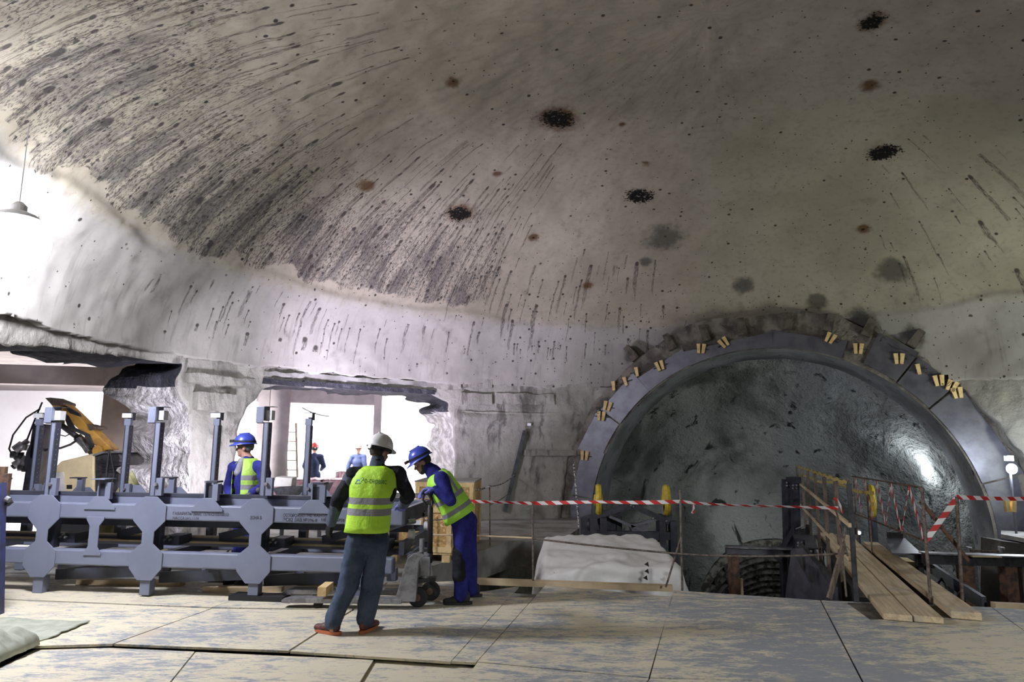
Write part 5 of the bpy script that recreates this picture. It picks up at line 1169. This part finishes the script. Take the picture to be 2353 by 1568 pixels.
def worker_back():
    Y = 6.62; base = G(810, 1456); t = thing('person', 'person in white hard hat and yellow-green lettered vest seen from behind', 'person', base)
    def J(x, y, dy=0.0): return P(x, y, Y + dy)
    f, r, u = basis((.18, 1, 0)); hc = J(872, 1040, .06); HB = basis((.55, .83, 0), R(14)); B = (f, r, u)
    neck = J(866, 1072, .02); shL, shR = J(812, 1092, .0), J(915, 1092, .03); hip = J(845, 1222, .03); hL, hR = J(822, 1240, .0), J(868, 1240, .05)
    kL, kR = J(797, 1345, .02), J(858, 1345, .1); aL, aR = J(766, 1443, -.02), J(837, 1443, .06)
    eL, eR = J(776, 1150, .02), J(938, 1140, .13); wL, wR = J(761, 1203, .1), J(926, 1160, .52)
    # body
    m = MB(); head(m, hc, HB); m.cap(neck - UZ * .02, .058, hc - UZ * .05, .052); ch = J(862, 1130, .0)
    m.cap(shL, .07, shR, .07, f, .9).cap(ch - r * .06, .12, ch + r * .06, .12, f, .85).cap(hip - r * .05 + UZ * .05, .11, hip + r * .05 + UZ * .05, .10, f, .85).cap(neck - UZ * .03, .065, hip, .095)
    for a, b, c in ((shL, eL, wL), (shR, eR, wR)): m.cap(a, .055, b, .042).cap(b, .042, c, .03)
    for a, b, c in ((hL, kL, aL), (hR, kR, aR)): m.cap(a, .085, b, .06).cap(b, .06, c, .045)
    dL = (J(751, 1236, .14) - wL); dR = Vector((-.25, .8, -.1)); hand(m, wL, dL, (.6, .7, 0), -1, .35); hand(m, wR, dR, (0, .2, -1), 1, .6)
    blob(m, 'body', 'skin', t, .011, 3)
    # jacket with grey forearms, collar
    m = MB(); m.cap(shL, .085, shR, .085, f, 1).cap(ch - r * .07, .135, ch + r * .07, .135, f, .85).cap(neck + UZ * -.02, .085, hip + UZ * .05, .14).cap(neck - UZ * .02, .072, neck + UZ * .045, .068)
    for a, b, c in ((shL, eL, wL), (shR, eR, wR)): m.cap(a, .074, b, .066).cap(b, .066, b.lerp(c, .3), .062)
    o = blob(m, 'jacket', 'jacket_dark', t, .013, 3); fabric_folds(o, .014, 6)
    for sh, e in ((shL, eL), (shR, eR)):
        fabric_folds(blob(MB().cap(sh + UZ * .005, .078, sh.lerp(e, .22), .077), 'shoulder_yoke', 'cloth_grey', t, .012, 3), .008)
    for b, c in ((eL, wL), (eR, wR)):
        o = blob(MB().cap(b.lerp(c, .3), .064, b.lerp(c, .95), .055), 'cuff', 'cloth_grey', t, .011, 3); fabric_folds(o, .012, 9)
    blob(MB().cap(neck - UZ * .02, .082, neck + UZ * .062 + f * .012, .066), 'collar', 'cloth_grey', t, .011, 2)
    # trousers
    m = MB().cap(hip - r * .065 + UZ * .08, .125, hip + r * .065 + UZ * .08, .125, f, .95).cap(hL - UZ * .02, .115, hR - UZ * .02, .115, f, 1.05)
    for a, b, c in ((hL, kL, aL), (hR, kR, aR)): m.cap(a, .115, b, .094).cap(b, .094, Vector((c.x, c.y, max(c.z, .125))), .088).cap(a.lerp(b, .8), .1, b, .1)
    o = blob(m, 'trousers', 'trouser_grey', t, .013, 3); fabric_folds(o, .024, 5)
    # vest
    hem = J(842, 1222, .0); top = neck + UZ * .0; rings = []
    for (k, a, b) in ((0, .205, .165), (.08, .204, .165), (.2, .2, .163), (.33, .2, .163), (.47, .206, .165), (.6, .213, .166), (.72, .216, .162), (.82, .216, .152), (.89, .205, .138), (.94, .178, .12), (.975, .128, .10), (1.0, .088, .086)):
        c = hem.lerp(top, k); rings.append((c, a, b, r, f, k))
    v = vest_loft('vest', 'vest_a', t, rings)
    # lettering and emblem on the back
    bpy.context.view_layer.update(); dg = bpy.context.evaluated_depsgraph_get(); bv = BVHTree.FromPolygons([pworld(t) + q.co for q in v.data.vertices], [tuple(p.vertices) for p in v.data.polygons])
    def decal(name, mat, pts2, faces, par):
        out = []
        for (x, y) in pts2:
            d = ray(x, y).normalized(); h = bv.ray_cast(Vector((0, 0, HC)), d); q = h[0] if h[0] else J(x, y, -.17); out.append(q - d * .008)
        return MB().add(out, faces).build(name, mat, par)
    v2, f2 = text2d('Эс-сервис'); decal('lettering', 'letter_green', [(829 + a * 60 + 0, 1113 - b * 16 + a * 4) for a, b in v2], f2, v)
    def stroke(pts, wd):
        q = []; fs = []
        for (x0, y0), (x1, y1) in zip(pts, pts[1:]):
            L = math.hypot(x1 - x0, y1 - y0); nx, ny = -(y1 - y0) / L * wd, (x1 - x0) / L * wd; i = len(q); q += [(x0 - nx, y0 - ny), (x1 - nx, y1 - ny), (x1 + nx, y1 + ny), (x0 + nx, y0 + ny)]; fs.append((i, i + 1, i + 2, i + 3))
        return q, fs
    q, fs = stroke([(815, 1096), (827, 1096), (816, 1112), (829, 1112)], .8); decal('emblem_frame', 'letter_green', q, fs, v)
    q, fs = stroke([(817, 1098), (827, 1110)], .9); decal('emblem_blue', 'letter_blue', q, fs, v); q, fs = stroke([(819, 1102), (822, 1106), (824, 1102), (826, 1106), (827, 1102)], .7); decal('emblem_mark', 'letter_blue', q, fs, v)
    # gloves, shoes, helmet
    m = MB(); hand(m, wL - dL.normalized() * .01, dL, (.6, .7, 0), -1, .35, 1.05, .004); m.cap(wL - dL.normalized() * .04, .036, wL, .034); blob(m, 'glove', 'glove_black', t, .0065, 2)
    m = MB(); hand(m, wR, dR, (0, .2, -1), 1, .6, 1.05, .004); m.cap(wR - dR.normalized() * .03, .034, wR, .032); blob(m, 'glove', 'glove_blue', t, .0065, 2)
    hl, hr = Vector((aL.x + .02, aL.y, 0)), Vector((aR.x, aR.y - .02, 0))
    shoe(t, hl, (-.85, .45), 'shoe_red', 'sole_orange', 1.02); shoe(t, hr, (.35, 1), 'shoe_red', 'sole_orange', 1.02)
    face_bits(hc, HB, t, 'hair'); helmet(hc + UZ * .012, HB, 'helmet_white', t, None, k=1.0)
worker_back()

def worker_bent():
    Y = 7.88; base = G(1060, 1388); t = thing('person', 'person in blue overalls and blue hard hat bending over the pallet truck handle', 'person', base)
    def J(x, y, dy=0.0): return P(x, y, Y + dy)
    fd = Vector((-.97, -.12, 0)).normalized(); B = basis(fd, R(-38)); f, r, u = B       # r points away from the camera side
    near = -1 if r.y > 0 else 1
    hc = J(970, 1063, .0); HB = basis((-.95, -.12, 0), R(32)); neck = J(992, 1082, .0); shN, shF = J(1014, 1101, -.17), J(1006, 1098, .2); hip = J(1064, 1196, .02); ch = J(1024, 1126, .0)
    hN, hF = J(1062, 1212, -.09), J(1074, 1210, .12); kN, kF = J(1061, 1296, -.09), J(1080, 1290, .14); aN, aF = J(1058, 1368, -.08), J(1082, 1356, .16)
    eN, eF = J(1034, 1150, -.3), J(1010, 1150, .22); wN, wF = J(1001, 1126, -.275), J(992, 1131, -.12); rh = HB[1]
    m = MB(); head(m, hc, HB); m.cap(neck, .056, hc - HB[2] * .05, .052).cap(shN, .07, shF, .07).cap(neck, .064, ch, .125).cap(ch, .13, hip, .125).cap(hN + UZ * .05, .09, hF + UZ * .05, .09)
    for a, b, c in ((shN, eN, wN), (shF, eF, wF)): m.cap(a, .055, b, .042).cap(b, .042, c, .03)
    for a, b, c in ((hN, kN, aN), (hF, kF, aF)): m.cap(a, .085, b, .06).cap(b, .06, c, .045)
    dN, dF = Vector((-1, .1, .15)), Vector((-1, -.1, 0)); hand(m, wN, dN, (0, 0, -1), 1, .75); hand(m, wF, dF, (0, 0, -1), -1, .75)
    blob(m, 'body', 'skin_dark', t, .011, 3)
    m = MB().cap(shN, .085, shF, .085).cap(neck, .088, ch, .142).cap(ch, .142, hip, .142).cap(neck, .075, neck + (hc - neck) * .25, .072)
    for a, b, c in ((shN, eN, wN), (shF, eF, wF)): m.cap(a, .082, b, .066).cap(b, .066, c, .048)
    fabric_folds(blob(m, 'jacket', 'cloth_blue', t, .013, 3), .014, 7)
    blob(MB().cap(neck - f * .02, .084, neck + (hc - neck) * .42, .068), 'collar', 'cloth_blue', t, .011, 2)
    m = MB().cap(hN + UZ * .06, .115, hF + UZ * .06, .115).cap(hip, .14, hip + UZ * -.03, .14)
    for a, b, c in ((hN, kN, aN), (hF, kF, aF)): m.cap(a, .112, b, .088).cap(b, .088, c, .08)
    fabric_folds(blob(m, 'trousers', 'cloth_blue', t, .013, 3), .015, 6)
    blob(MB().cap(kN + Vector((-.02, -.01, .13)), .088, kN + Vector((-.02, -.01, -.13)), .083), 'knee_patch', 'jacket_dark', t, .012, 2)
    # vest follows the bent back
    hemc = J(1058, 1187, 0); top = J(1000, 1088, 0); ax = (top - hemc).normalized(); rr = Vector((fd.y, -fd.x, 0)).normalized(); ff = rr.cross(ax) * -1
    if ff.dot(fd) < 0: ff = -ff
    rings = [(hemc.lerp(top, k), a, b, rr, ff, k) for (k, a, b) in ((0, .2, .185), (.1, .2, .182), (.25, .198, .172), (.4, .2, .165), (.55, .205, .16), (.68, .208, .156), (.79, .205, .152), (.87, .185, .138), (.93, .15, .12), (.97, .115, .102), (1, .09, .09))]
    vest_loft('vest', 'vest_b', t, rings)
    for wv, d, th in ((wN, dN, 1), (wF, dF, -1)):
        m = MB(); hand(m, wv, d, (0, 0, -1), th, .75, 1.05, .004); m.cap(wv - d.normalized() * .035, .034, wv, .032); blob(m, 'glove', 'glove_blue', t, .0065, 2)
    for a, yy in ((G(1062, 1390), 0), (G(1086, 1372), 0)): a.z = 0; shoe(t, a + Vector((.04, 0, 0)), (-1, -.12), 'shoe_black', 'rubber', 1.03)
    face_bits(hc, HB, t, 'hair', True); helmet(hc + UZ * .012, HB, 'helmet_blue', t, 'red')
worker_bent()

def worker_side():
    Y = 8.78; base = P(575, 1200, Y); base.z = 0; t = thing('person', 'person in blue overalls and open vest resting a gloved hand on the frame', 'person', base)
    def J(x, y, dy=0.0): return P(x, y, Y + dy)
    fd = Vector((-.72, -.69, 0)).normalized(); B = basis(fd); f, r, u = B; hc = J(563, 1029); HB = basis((-1, -.12, 0), R(4)); neck = J(570, 1054); ch = J(568, 1100); hip = J(573, 1158)
    shL, shR = J(604, 1074, -.1), J(540, 1076, .1); 
    eA, wA = J(611, 1118, -.32), J(581, 1134, -.5); eB, wB = J(526, 1120, .15), J(532, 1150, .0)
    hL, hR = hip + Vector((.09, -.05, 0)), hip + Vector((-.09, .05, 0)); 
    def gz(p, z): return Vector((p.x, p.y, z))
    m = MB(); head(m, hc, HB); m.cap(neck - UZ * .03, .06, hc - UZ * .04, .058).cap(shL, .075, shR, .075).cap(neck, .066, ch, .13).cap(ch, .13, hip, .125)
    for a, b, c in ((shL, eA, wA), (shR, eB, wB)): m.cap(a, .058, b, .045).cap(b, .045, c, .032)
    for h in (hL, hR): m.cap(h, .09, gz(h, .48), .062).cap(gz(h, .48), .062, gz(h, .1), .045)
    dA, dB = Vector((-.75, -.35, -.35)), Vector((-.3, -.3, -1)); hand(m, wA, dA, (0, -.2, -1), 1, .6); hand(m, wB, dB, (0, 1, 0), -1, .4)
    blob(m, 'body', 'skin', t, .011, 3)
    m = MB().cap(shL, .09, shR, .09).cap(neck - UZ * .03, .085, ch, .155).cap(ch, .155, hip, .15)
    for a, b, c in ((shL, eA, wA), (shR, eB, wB)): m.cap(a, .088, b, .07).cap(b, .07, c, .052)
    fabric_folds(blob(m, 'jacket', 'cloth_blue', t, .013, 3), .014, 7)
    q = neck.lerp(ch, .5) + f * .10; fabric_folds(blob(MB().cap(q + UZ * .1 - f * .03, .045, q - UZ * .05 + f * .01, .058), 't_shirt', 'tshirt', t, .011, 2), .006)
    m = MB().cap(hip - UZ * .02, .17, hip - UZ * .12, .16)
    for h in (hL, hR): m.cap(h, .12, gz(h, .48), .09).cap(gz(h, .48), .09, gz(h, .1), .085)
    blob(m, 'trousers', 'cloth_blue', t, .014, 3)
    hem = gz(hip, .78); rings = [(hem.lerp(neck + UZ * .0, k), a, b, r, f, k) for (k, a, b) in ((0, .2, .185), (.15, .2, .185), (.35, .198, .185), (.55, .198, .182), (.7, .198, .172), (.81, .192, .155), (.89, .17, .135), (.95, .13, .115), (1, .095, .095))]
    vest_loft('vest', 'vest_c', t, rings, gap=1.3)
    m = MB(); hand(m, wA, dA, (0, -.2, -1), 1, .6, 1.15, .006); m.cap(wA - dA.normalized() * .06, .044, wA, .04); blob(m, 'glove', 'glove_grey', t, .0065, 2)
    m = MB(); hand(m, wB, dB, (0, 1, 0), -1, .4, 1.1, .005); m.cap(wB - dB.normalized() * .03, .038, wB, .036); blob(m, 'glove', 'glove_grey', t, .0065, 2)
    for h in (hL, hR): shoe(t, gz(h, 0) - fd * .05, fd, 'shoe_black', 'rubber')
    face_bits(hc, HB, t, 'hair_grey'); helmet(hc + UZ * .012, HB, 'helmet_blue', t, 'black', 'rubber')
worker_side()

def far_worker(label, x, ytop, Y, fd, arm, mat):
    c0 = P(x, ytop, Y); H = c0.z; base = Vector((c0.x, Y, 0)); t = thing('person', label, 'person', base); k = H / 1.82
    B = basis(fd); f, r, u = B; o = base
    def at(rr, ff, z): return o + r * rr * k + f * ff * k + UZ * z * k
    hc = at(0, .03, 1.66); neck = at(0, 0, 1.5); shL, shR = at(-.18, 0, 1.43), at(.18, 0, 1.43); ch = at(0, 0, 1.25); hip = at(0, -.02, .95)
    eL, eR = at(-.26, .08, 1.16), at(.28, .05, 1.16); wL, wR = (at(-.2, .3, 1.05), at(.24, .28, 1.05)) if arm else (at(-.26, .15, .92), at(.28, .12, .92))
    m = MB(); head(m, hc, B); m.cap(neck - UZ * .02, .058, hc - UZ * .05, .053).cap(shL, .07, shR, .07).cap(ch, .14, hip, .13)
    for a, b, c in ((shL, eL, wL), (shR, eR, wR)): m.cap(a, .055, b, .042).cap(b, .042, c, .03); hand(m, c, (c - b), f, 1, .5)
    legs = [(at(s * .09, 0, .92), at(s * .1, .04, .5), at(s * .11, 0, .09)) for s in (-1, 1)]
    for a, b, c in legs: m.cap(a, .085, b, .06).cap(b, .06, c, .045)
    blob(m, 'body', 'skin', t, .014, 3)
    m = MB().cap(shL, .085, shR, .085).cap(neck - UZ * .03, .08, ch, .155).cap(ch, .155, hip, .15)
    for a, b, c in ((shL, eL, wL), (shR, eR, wR)): m.cap(a, .08, b, .066).cap(b, .066, c, .05)
    fabric_folds(blob(m, 'jacket', mat, t, .016, 3), .012)
    m = MB().cap(hip, .152, hip - UZ * .06, .15)
    for a, b, c in legs: m.cap(a, .115, b, .088).cap(b, .088, c, .082)
    fabric_folds(blob(m, 'trousers', mat, t, .016, 3), .012)
    for a, b, c in legs: shoe(t, Vector((c.x, c.y, 0)) - f * .04, f, 'shoe_black', 'rubber')
    face_bits(hc, B, t, 'hair'); helmet(hc + UZ * .012, B, 'helmet_red', t, None)
far_worker('person in dark overalls and red hard hat turned away by the round column', 724, 1019, 19.0, (-.35, .9, 0), True, 'cloth_navy')
far_worker('person in blue overalls and red hard hat facing the hall from the bright room', 824, 1021, 20.2, (-.1, -1, 0), False, 'cloth_navy')
# ------------------------------------------------------------------ drilling machine seen through the left opening
def excavator():
    Y = 11.75; b = P(200, 1240, Y); t = thing('demolition_machine', 'yellow demolition machine with folded boom beyond the grey frame', 'machine', (b.x, Y, 0))
    def p(x, y, d=0.0): return P(x, y, Y + d)
    def slab(name, pts, d0, d1, mat, par=t, bev=.02):
        q = [p(x, y, d0) for x, y in pts]; n = len(q); m = MB().add(q + [v + Vector((0, d1 - d0, 0)) for v in q], [tuple(range(n)), tuple(range(n, 2 * n))[::-1]] + [(i, (i + 1) % n, (i + 1) % n + n, i + n) for i in range(n)]); return m.build(name, mat, par, bevel=bev)
    bd = slab('body', [(125, 1075), (140, 1060), (215, 1042), (215, 1134), (150, 1134), (135, 1110)], 0, 1.1, 'machine_cream')
    slab('engine_cover', [(208, 1048), (225, 1040), (275, 1037), (282, 1050), (276, 1140), (212, 1140)], .05, 1.05, 'steel_dark', t, .05); slab('top_plate', [(212, 1046), (232, 1038), (281, 1037), (280, 1041), (235, 1042), (214, 1049)], -.03, 1.1, 'steel', t, .005)
    for i in range(4): slab('vent_slat', [(232, 1062 + i * 7), (278, 1062 + i * 7), (278, 1065 + i * 7), (232, 1065 + i * 7)], .02, .06, 'black', bd, 0)
    slab('port', [(153, 1115), (165, 1115), (165, 1124), (153, 1124)], -.01, .02, 'black', bd, 0)
    slab('track', [(120, 1150), (228, 1150), (236, 1190), (226, 1242), (130, 1242), (112, 1190)], .1, 1.0, 'rubber', t, .05)
    bo = slab('boom', [(112, 925), (150, 930), (172, 950), (250, 1025), (258, 1034), (226, 1036), (205, 1010), (150, 960), (128, 945)], .35, .6, 'machine_yellow')
    slab('boom_plate', [(103, 915), (116, 914), (146, 926), (146, 932), (120, 932)], .3, .65, 'rail_brown', bo, .005); slab('boom_plate', [(148, 932), (180, 950), (184, 958), (160, 950)], .28, .34, 'steel_dark', bo, .005); slab('boom_lug', [(200, 975), (226, 982), (226, 986), (205, 990)], .33, .6, 'rail_brown', bo, .005)
    slab('lower_link', [(173, 1008), (182, 1004), (205, 1036), (196, 1043)], .3, .5, 'steel', bo, .01)
    MB().tube([p(120, 962, .4), p(178, 1005, .4)], .05, 10).tube([p(178, 1005, .4), p(215, 1040, .4)], .075, 10).build('cylinder', 'steel_dark', bo, smooth=True)
    for k in range(4):
        MB().tube([p(146 + k * 3, 950 + k * 2, .3), p(160 + k * 4, 985, .26), p(196 + k * 3, 1000, .28), p(208 + k * 3, 1030, .3)], .018, 6).build('hose', 'hose', bo, smooth=True)
    MB().lathe([(.03, -.02), (.09, -.02), (.09, .32), (.03, .32)], p(225, 1036, .3), (0, 1, 0), 16).build('pivot_pin', 'machine_yellow', bo)
    ms = MB().bar(p(100, 975, .2), p(74, 1138, .2), .22, .2).build('drill_mast', 'machine_blue', t); slab('mast_gusset', [(92, 970), (60, 1040), (55, 1060), (66, 1134), (78, 1060)], .1, .2, 'machine_blue', ms, .005)
    slab('gusset', [(104, 948), (124, 948), (124, 974), (104, 974)], .1, .4, 'steel_dark', bo, .01)
    for (x, y, rr) in ((50, 1024, .1), (40, 1045, .08), (47, 1060, .09), (55, 1075, .07), (38, 1068, .06)): MB().lathe([(rr * .3, -rr * 1.3), (rr * .8, -rr * 1.2), (rr * .8, rr * .2), (rr * .5, rr * .3), (rr * .5, rr * 1.2)], p(x, y, .2), (1, .4, x % 3 - 1), 12).box(p(x + 4, y + 5, .2), (rr * 1.4, rr, rr)).build('valve_cluster', 'steel' if rr > .08 else 'steel_dark', ms, smooth=True)
    MB().tube([p(62, 1012, .2), p(80, 965, .2), p(97, 925, .3)], .016, 6).build('rod', 'steel_dark', bo)
    MB().tube([p(92, 940, .2), p(60, 960, .2), p(30, 1000, .2), p(21, 1032, .2), p(30, 1050, .2), p(38, 1060, .2)], .016, 6).build('feed_hose', 'hose', ms, smooth=True); MB().tube([p(98, 1038, .2), p(112, 1033, .2), p(140, 1030, .2), p(162, 1022, .2), p(174, 1014, .3)], .02, 6).build('feed_hose', 'hose', ms, smooth=True)
    MB().tube([p(130, 988, .2), p(138, 1000, .2), p(150, 1003, .2), p(160, 998, .3)], .01, 6).build('feed_hose', 'hose', bo); MB().tube([p(250, 1035, -.05), p(247, 1060, -.08), p(243, 1095, -.08)], .012, 6).tube([p(252, 1035, -.05), p(262, 1090, -.08), p(255, 1115, -.08), p(245, 1118, -.08)], .01, 6).build('dangling_cable', 'cable', t)
    slab('side_unit', [(120, 1090), (138, 1085), (142, 1134), (120, 1134)], -.1, .3, 'white_paint', t, .01)
excavator()

def drape(name, label, cat, mat, cx, cy, a, b, h, seed, peak=None, yaw=0.0):
    n = 44; vs = []
    for i in range(n + 1):
        for j in range(n + 1):
            u, v = j / n * 2 - 1, i / n * 2 - 1; k = max(0, 1 - max(abs(u), abs(v)) ** 2.2); q = Vector((u * a, v * b, 0)); q.rotate(Matrix.Rotation(yaw, 3, 'Z'))
            z = h * k ** .6 * (1 + .35 * nz((u * 2.2, v * 2.2, seed))) + .05 * h * nz((u * 9, v * 9, seed))
            if peak: z = h * max(0, 1 - abs(u) * .95 - abs(v) * .3) ** .8 + .04 * nz((u * 6, v * 6, seed)) * (1 - abs(u))
            e = 1 + .1 * nz((u * 3, v * 3, seed + 2)); vs.append((cx + q.x * e, cy + q.y * e, max(z, 0) + .012))
    w_ = n + 1; o = MB().add(vs, [(i * w_ + j, i * w_ + j + 1, (i + 1) * w_ + j + 1, (i + 1) * w_ + j) for i in range(n) for j in range(n)]).build(name, mat, smooth=True); o.modifiers.new('t', 'SOLIDIFY').thickness = .008
    return tag(o, label, cat)
q = P(298, 1130, 10.05); drape('tarpaulin_heap', 'olive tarpaulin heaped to a point behind the grey frame', 'tarpaulin', 'tarp_green', q.x, q.y, .66, .3, 1.3, 3, True)

# canvas on the floor at the lower left, and its crumpled end
def canvas():
    c = [G(-160, 1420), G(206, 1432), G(120, 1468), G(-200, 1560)]; n = 40; vs = []
    for i in range(n + 1):
        for j in range(n + 1):
            u, v = j / n, i / n; p = c[0].lerp(c[1], u).lerp(c[3].lerp(c[2], u), v); p.x += .03 * nz((v * 6, u * 3, 1)); p.y += .03 * nz((u * 6, v * 3, 2))
            p.z = .012 + .03 * abs(nz((u * 3, v * 3, 4))) * (1 - u) + .012 * smooth01(u, .93, 1) + .02 * max(0, nz((u * 7, v * 5, 2))) * (1 - u * .6); vs.append(p)
    w_ = n + 1; o = MB().add(vs, [(i * w_ + j, i * w_ + j + 1, (i + 1) * w_ + j + 1, (i + 1) * w_ + j) for i in range(n) for j in range(n)]).build('canvas_sheet', 'canvas', smooth=True); o.modifiers.new('t', 'SOLIDIFY').thickness = .01
    tag(o, 'pale green canvas sheet spread on the plywood', 'canvas')
    q = G(-2, 1520); drape('crumpled_canvas', 'crumpled pale canvas bundle beside the spread sheet', 'canvas', 'canvas', q.x - .22, q.y + .16, .27, .24, .2, 8)
canvas()

# wrapped pallets, block and trough in the second opening
def wrapped(label, x0, x1, yt, Y, dep):
    a, b = P(x0, yt, Y), P(x1, yt, Y); t = thing('wrapped_pallet', label, 'wrapped pallet', ((a.x + b.x) / 2, Y, 0)); c = Vector(((a.x + b.x) / 2, Y + dep / 2, 0)); w_ = b.x - a.x
    MB().box(c + UZ * (a.z / 2 + .06), (w_ * .97, dep * .97, a.z - .12)).build('stack', 'rust', t)
    m = MB(); n = 14; vs = []
    for i in range(n + 1):
        for j in range(n * 2 + 1):
            u, v = j / (2 * n) * 2 - 1, i / n; vs.append(Vector((c.x + u * w_ / 2 * (1.0 + .02 * nz((u * 5, v * 5, 1))), Y - .03 - .03 * nz((u * 6, v * 9, 2)), a.z * (.15 + .85 * v))))
    w2 = 2 * n + 1; top = len(vs)
    vs += [Vector((c.x + (j / (2 * n) * 2 - 1) * w_ / 2, Y + dep * i / 6 - .02, a.z + .012 + .02 * nz((j * .5, i * .5, 3)))) for i in range(7) for j in range(w2)]
    m.add(vs, [(i * w2 + j, i * w2 + j + 1, (i + 1) * w2 + j + 1, (i + 1) * w2 + j) for i in range(n) for j in range(w2 - 1)] + [(top + i * w2 + j, top + i * w2 + j + 1, top + (i + 1) * w2 + j + 1, top + (i + 1) * w2 + j) for i in range(6) for j in range(w2 - 1)]); m.build('plastic_film', 'film_pink', t, smooth=True)
    for xx in (-.4, 0, .4): MB().box(c + Vector((xx * w_, 0, .055)), (.1, dep, .12)).build('pallet_runner', 'timber', t)
wrapped('long pallet of red bricks under pink plastic film in the second opening', 612, 738, 1103, 14.2, .9); wrapped('short pallet of red bricks in pink film near the white hat', 742, 792, 1104, 14.3, .8); wrapped('small red wrapped stack far back in the bright room', 772, 800, 1085, 17.5, .5)
a = P(655, 1128, 12.9); t = thing('metal_trough', 'dark metal trough behind the grey frame', 'trough', (a.x, 12.9, 0))
c = P(688, 1136, 12.9); MB().prism([(-.52, .1), (.5, .2), (.36, -.1), (-.36, -.1)], .5, c).build('tub', 'steel_dark', t)
for s in (-.35, .35): MB().bar(Vector((c.x + s, 13.1, c.z - .1)), Vector((c.x + s, 13.1, 0)), .06, .06).build('leg', 'steel_dark', t)
c = P(655, 1111, 13.0) + UZ * .03; m = MB(); q = [c + Vector(v) for v in ((-.19, -.1, -.09), (.15, -.1, -.08), (.17, .15, -.08), (-.18, .15, -.09), (-.15, -.1, .09), (.16, -.1, .07), (.17, .15, .09), (-.14, .15, .1))]; tag(m.hexa(q).build('foam_block', 'foam', bevel=.01), 'white broken foam block lying on the metal trough', 'block')
# ladder, papers, cable in the bright room
a, b = P(668, 972, 18.6), P(672, 1095, 18.4); t = thing('ladder', 'thin ladder leaning beside the round column', 'ladder', (b.x, b.y, 0)); b = Vector((b.x + .06, b.y, 0))
for dx in (-.14, .14): MB().bar(a + Vector((dx, 0, 0)), b + Vector((dx, 0, 0)), .04, .06).build('rail', 'rail_brown', t)
for i in range(1, 9): q = a.lerp(b, i / 9); MB().bar(q - Vector((.14, 0, 0)), q + Vector((.14, 0, 0)), .03, .03).build('rung', 'rail_brown', t)
for k, (x, y, w_, h, mt, lb) in enumerate(((757, 1060, 10, 10, 'paper', 'paper notice on the back wall of the bright room'), (769, 1060, 10, 10, 'paper', 'paper notice on the back wall of the bright room'), (761, 1077, 9, 8, 'helmet_red', 'small red sign below the paper notices'))):
    p0, p1 = P(x - w_ / 2, y - h / 2, 24.06), P(x + w_ / 2, y + h / 2, 24.06); tag(MB().box((p0 + p1) / 2, (p1.x - p0.x, .02, p0.z - p1.z)).build('paper_notice' if k < 2 else 'red_sign', mt), lb, 'notice', 'paper notices on the back wall' if k < 2 else None)
tag(MB().tube(sag(P(694, 937, 18.9), P(757, 957, 19.0), .05, 10), .015, 6).build('hanging_cable', 'cable'), 'short black cable hanging in the bright room', 'cable')
# leaning bar and chain by the wall
a, b = cyl(1206, 990, RD + .02), cyl(1160, 1176, RD + .02); BA, BB = a.copy(), b.copy(); YP = G(1126, 1256).y - .02; tag(MB().bar(a, b, .09, .07).build('leaning_bar', 'steel_dark'), 'dark steel bar leaning against the stained wall', 'steel bar')
tag(MB().tube(sag(BA.lerp(BB, .56), P(1126, 1118, YP), .06) + sag(P(1126, 1118, YP), Vector((P(1086, 1200, 11.9).x + .045, 11.93, P(1090, 1127, 11.9).z)), .01)[1:], .014, 6).build('rope', 'rope_mottled'), 'striped rope from the leaning bar to the slab post', 'rope')
tag(MB().tube(sag(BA.lerp(BB, .77), P(1126, 1160, YP), .03), .010, 6).build('rope', 'rail_brown'), 'brown rope from the leaning bar low to the slab post', 'rope')
a, b = P(1318, 1058, 15.5), P(1331, 1203, 15.0); b.z = -.01; tag(MB().tube([a, P(1324, 1130, 15.2), b], .02, 6).build('striped_pole', 'rope_mottled'), 'thin mottled pole standing at the arch foot near the leaning bar', 'pole')
tag(MB().box(cyl(1216, 976) - Vector((0, .03, 0)), (.09, .04, .06)).build('wall_socket', 'paper'), 'small pale box on the wall above the leaning bar', 'wall box')
# red steel and blue tube at the left edge
t = thing('steel_bracket', 'rusty steel bracket with a blue tube at the frame end away from the truck', 'steel bracket', (-5.5, 7.15, 0))
MB().bar(P(2, 1110, 7.2), Vector((P(-2, 1390, 7.2).x, 7.2, .0)), .075, .07).build('tube', 'blue_paint', t); MB().prism([(-.5, -.2), (-.5, .13), (.0, .13), (.0, .06), (.05, .06), (.05, -.2)], .05, P(8, 1102, 7.35)).build('plate', 'rust', t); MB().bar(P(-10, 1120, 7.25), P(20, 1160, 7.25), .08, .06).build('gusset', 'steel_dark', t); MB().tube([P(14, 1146, 7.2), P(22, 1150, 7.2)], .03, 8).build('bolt', 'steel', t)
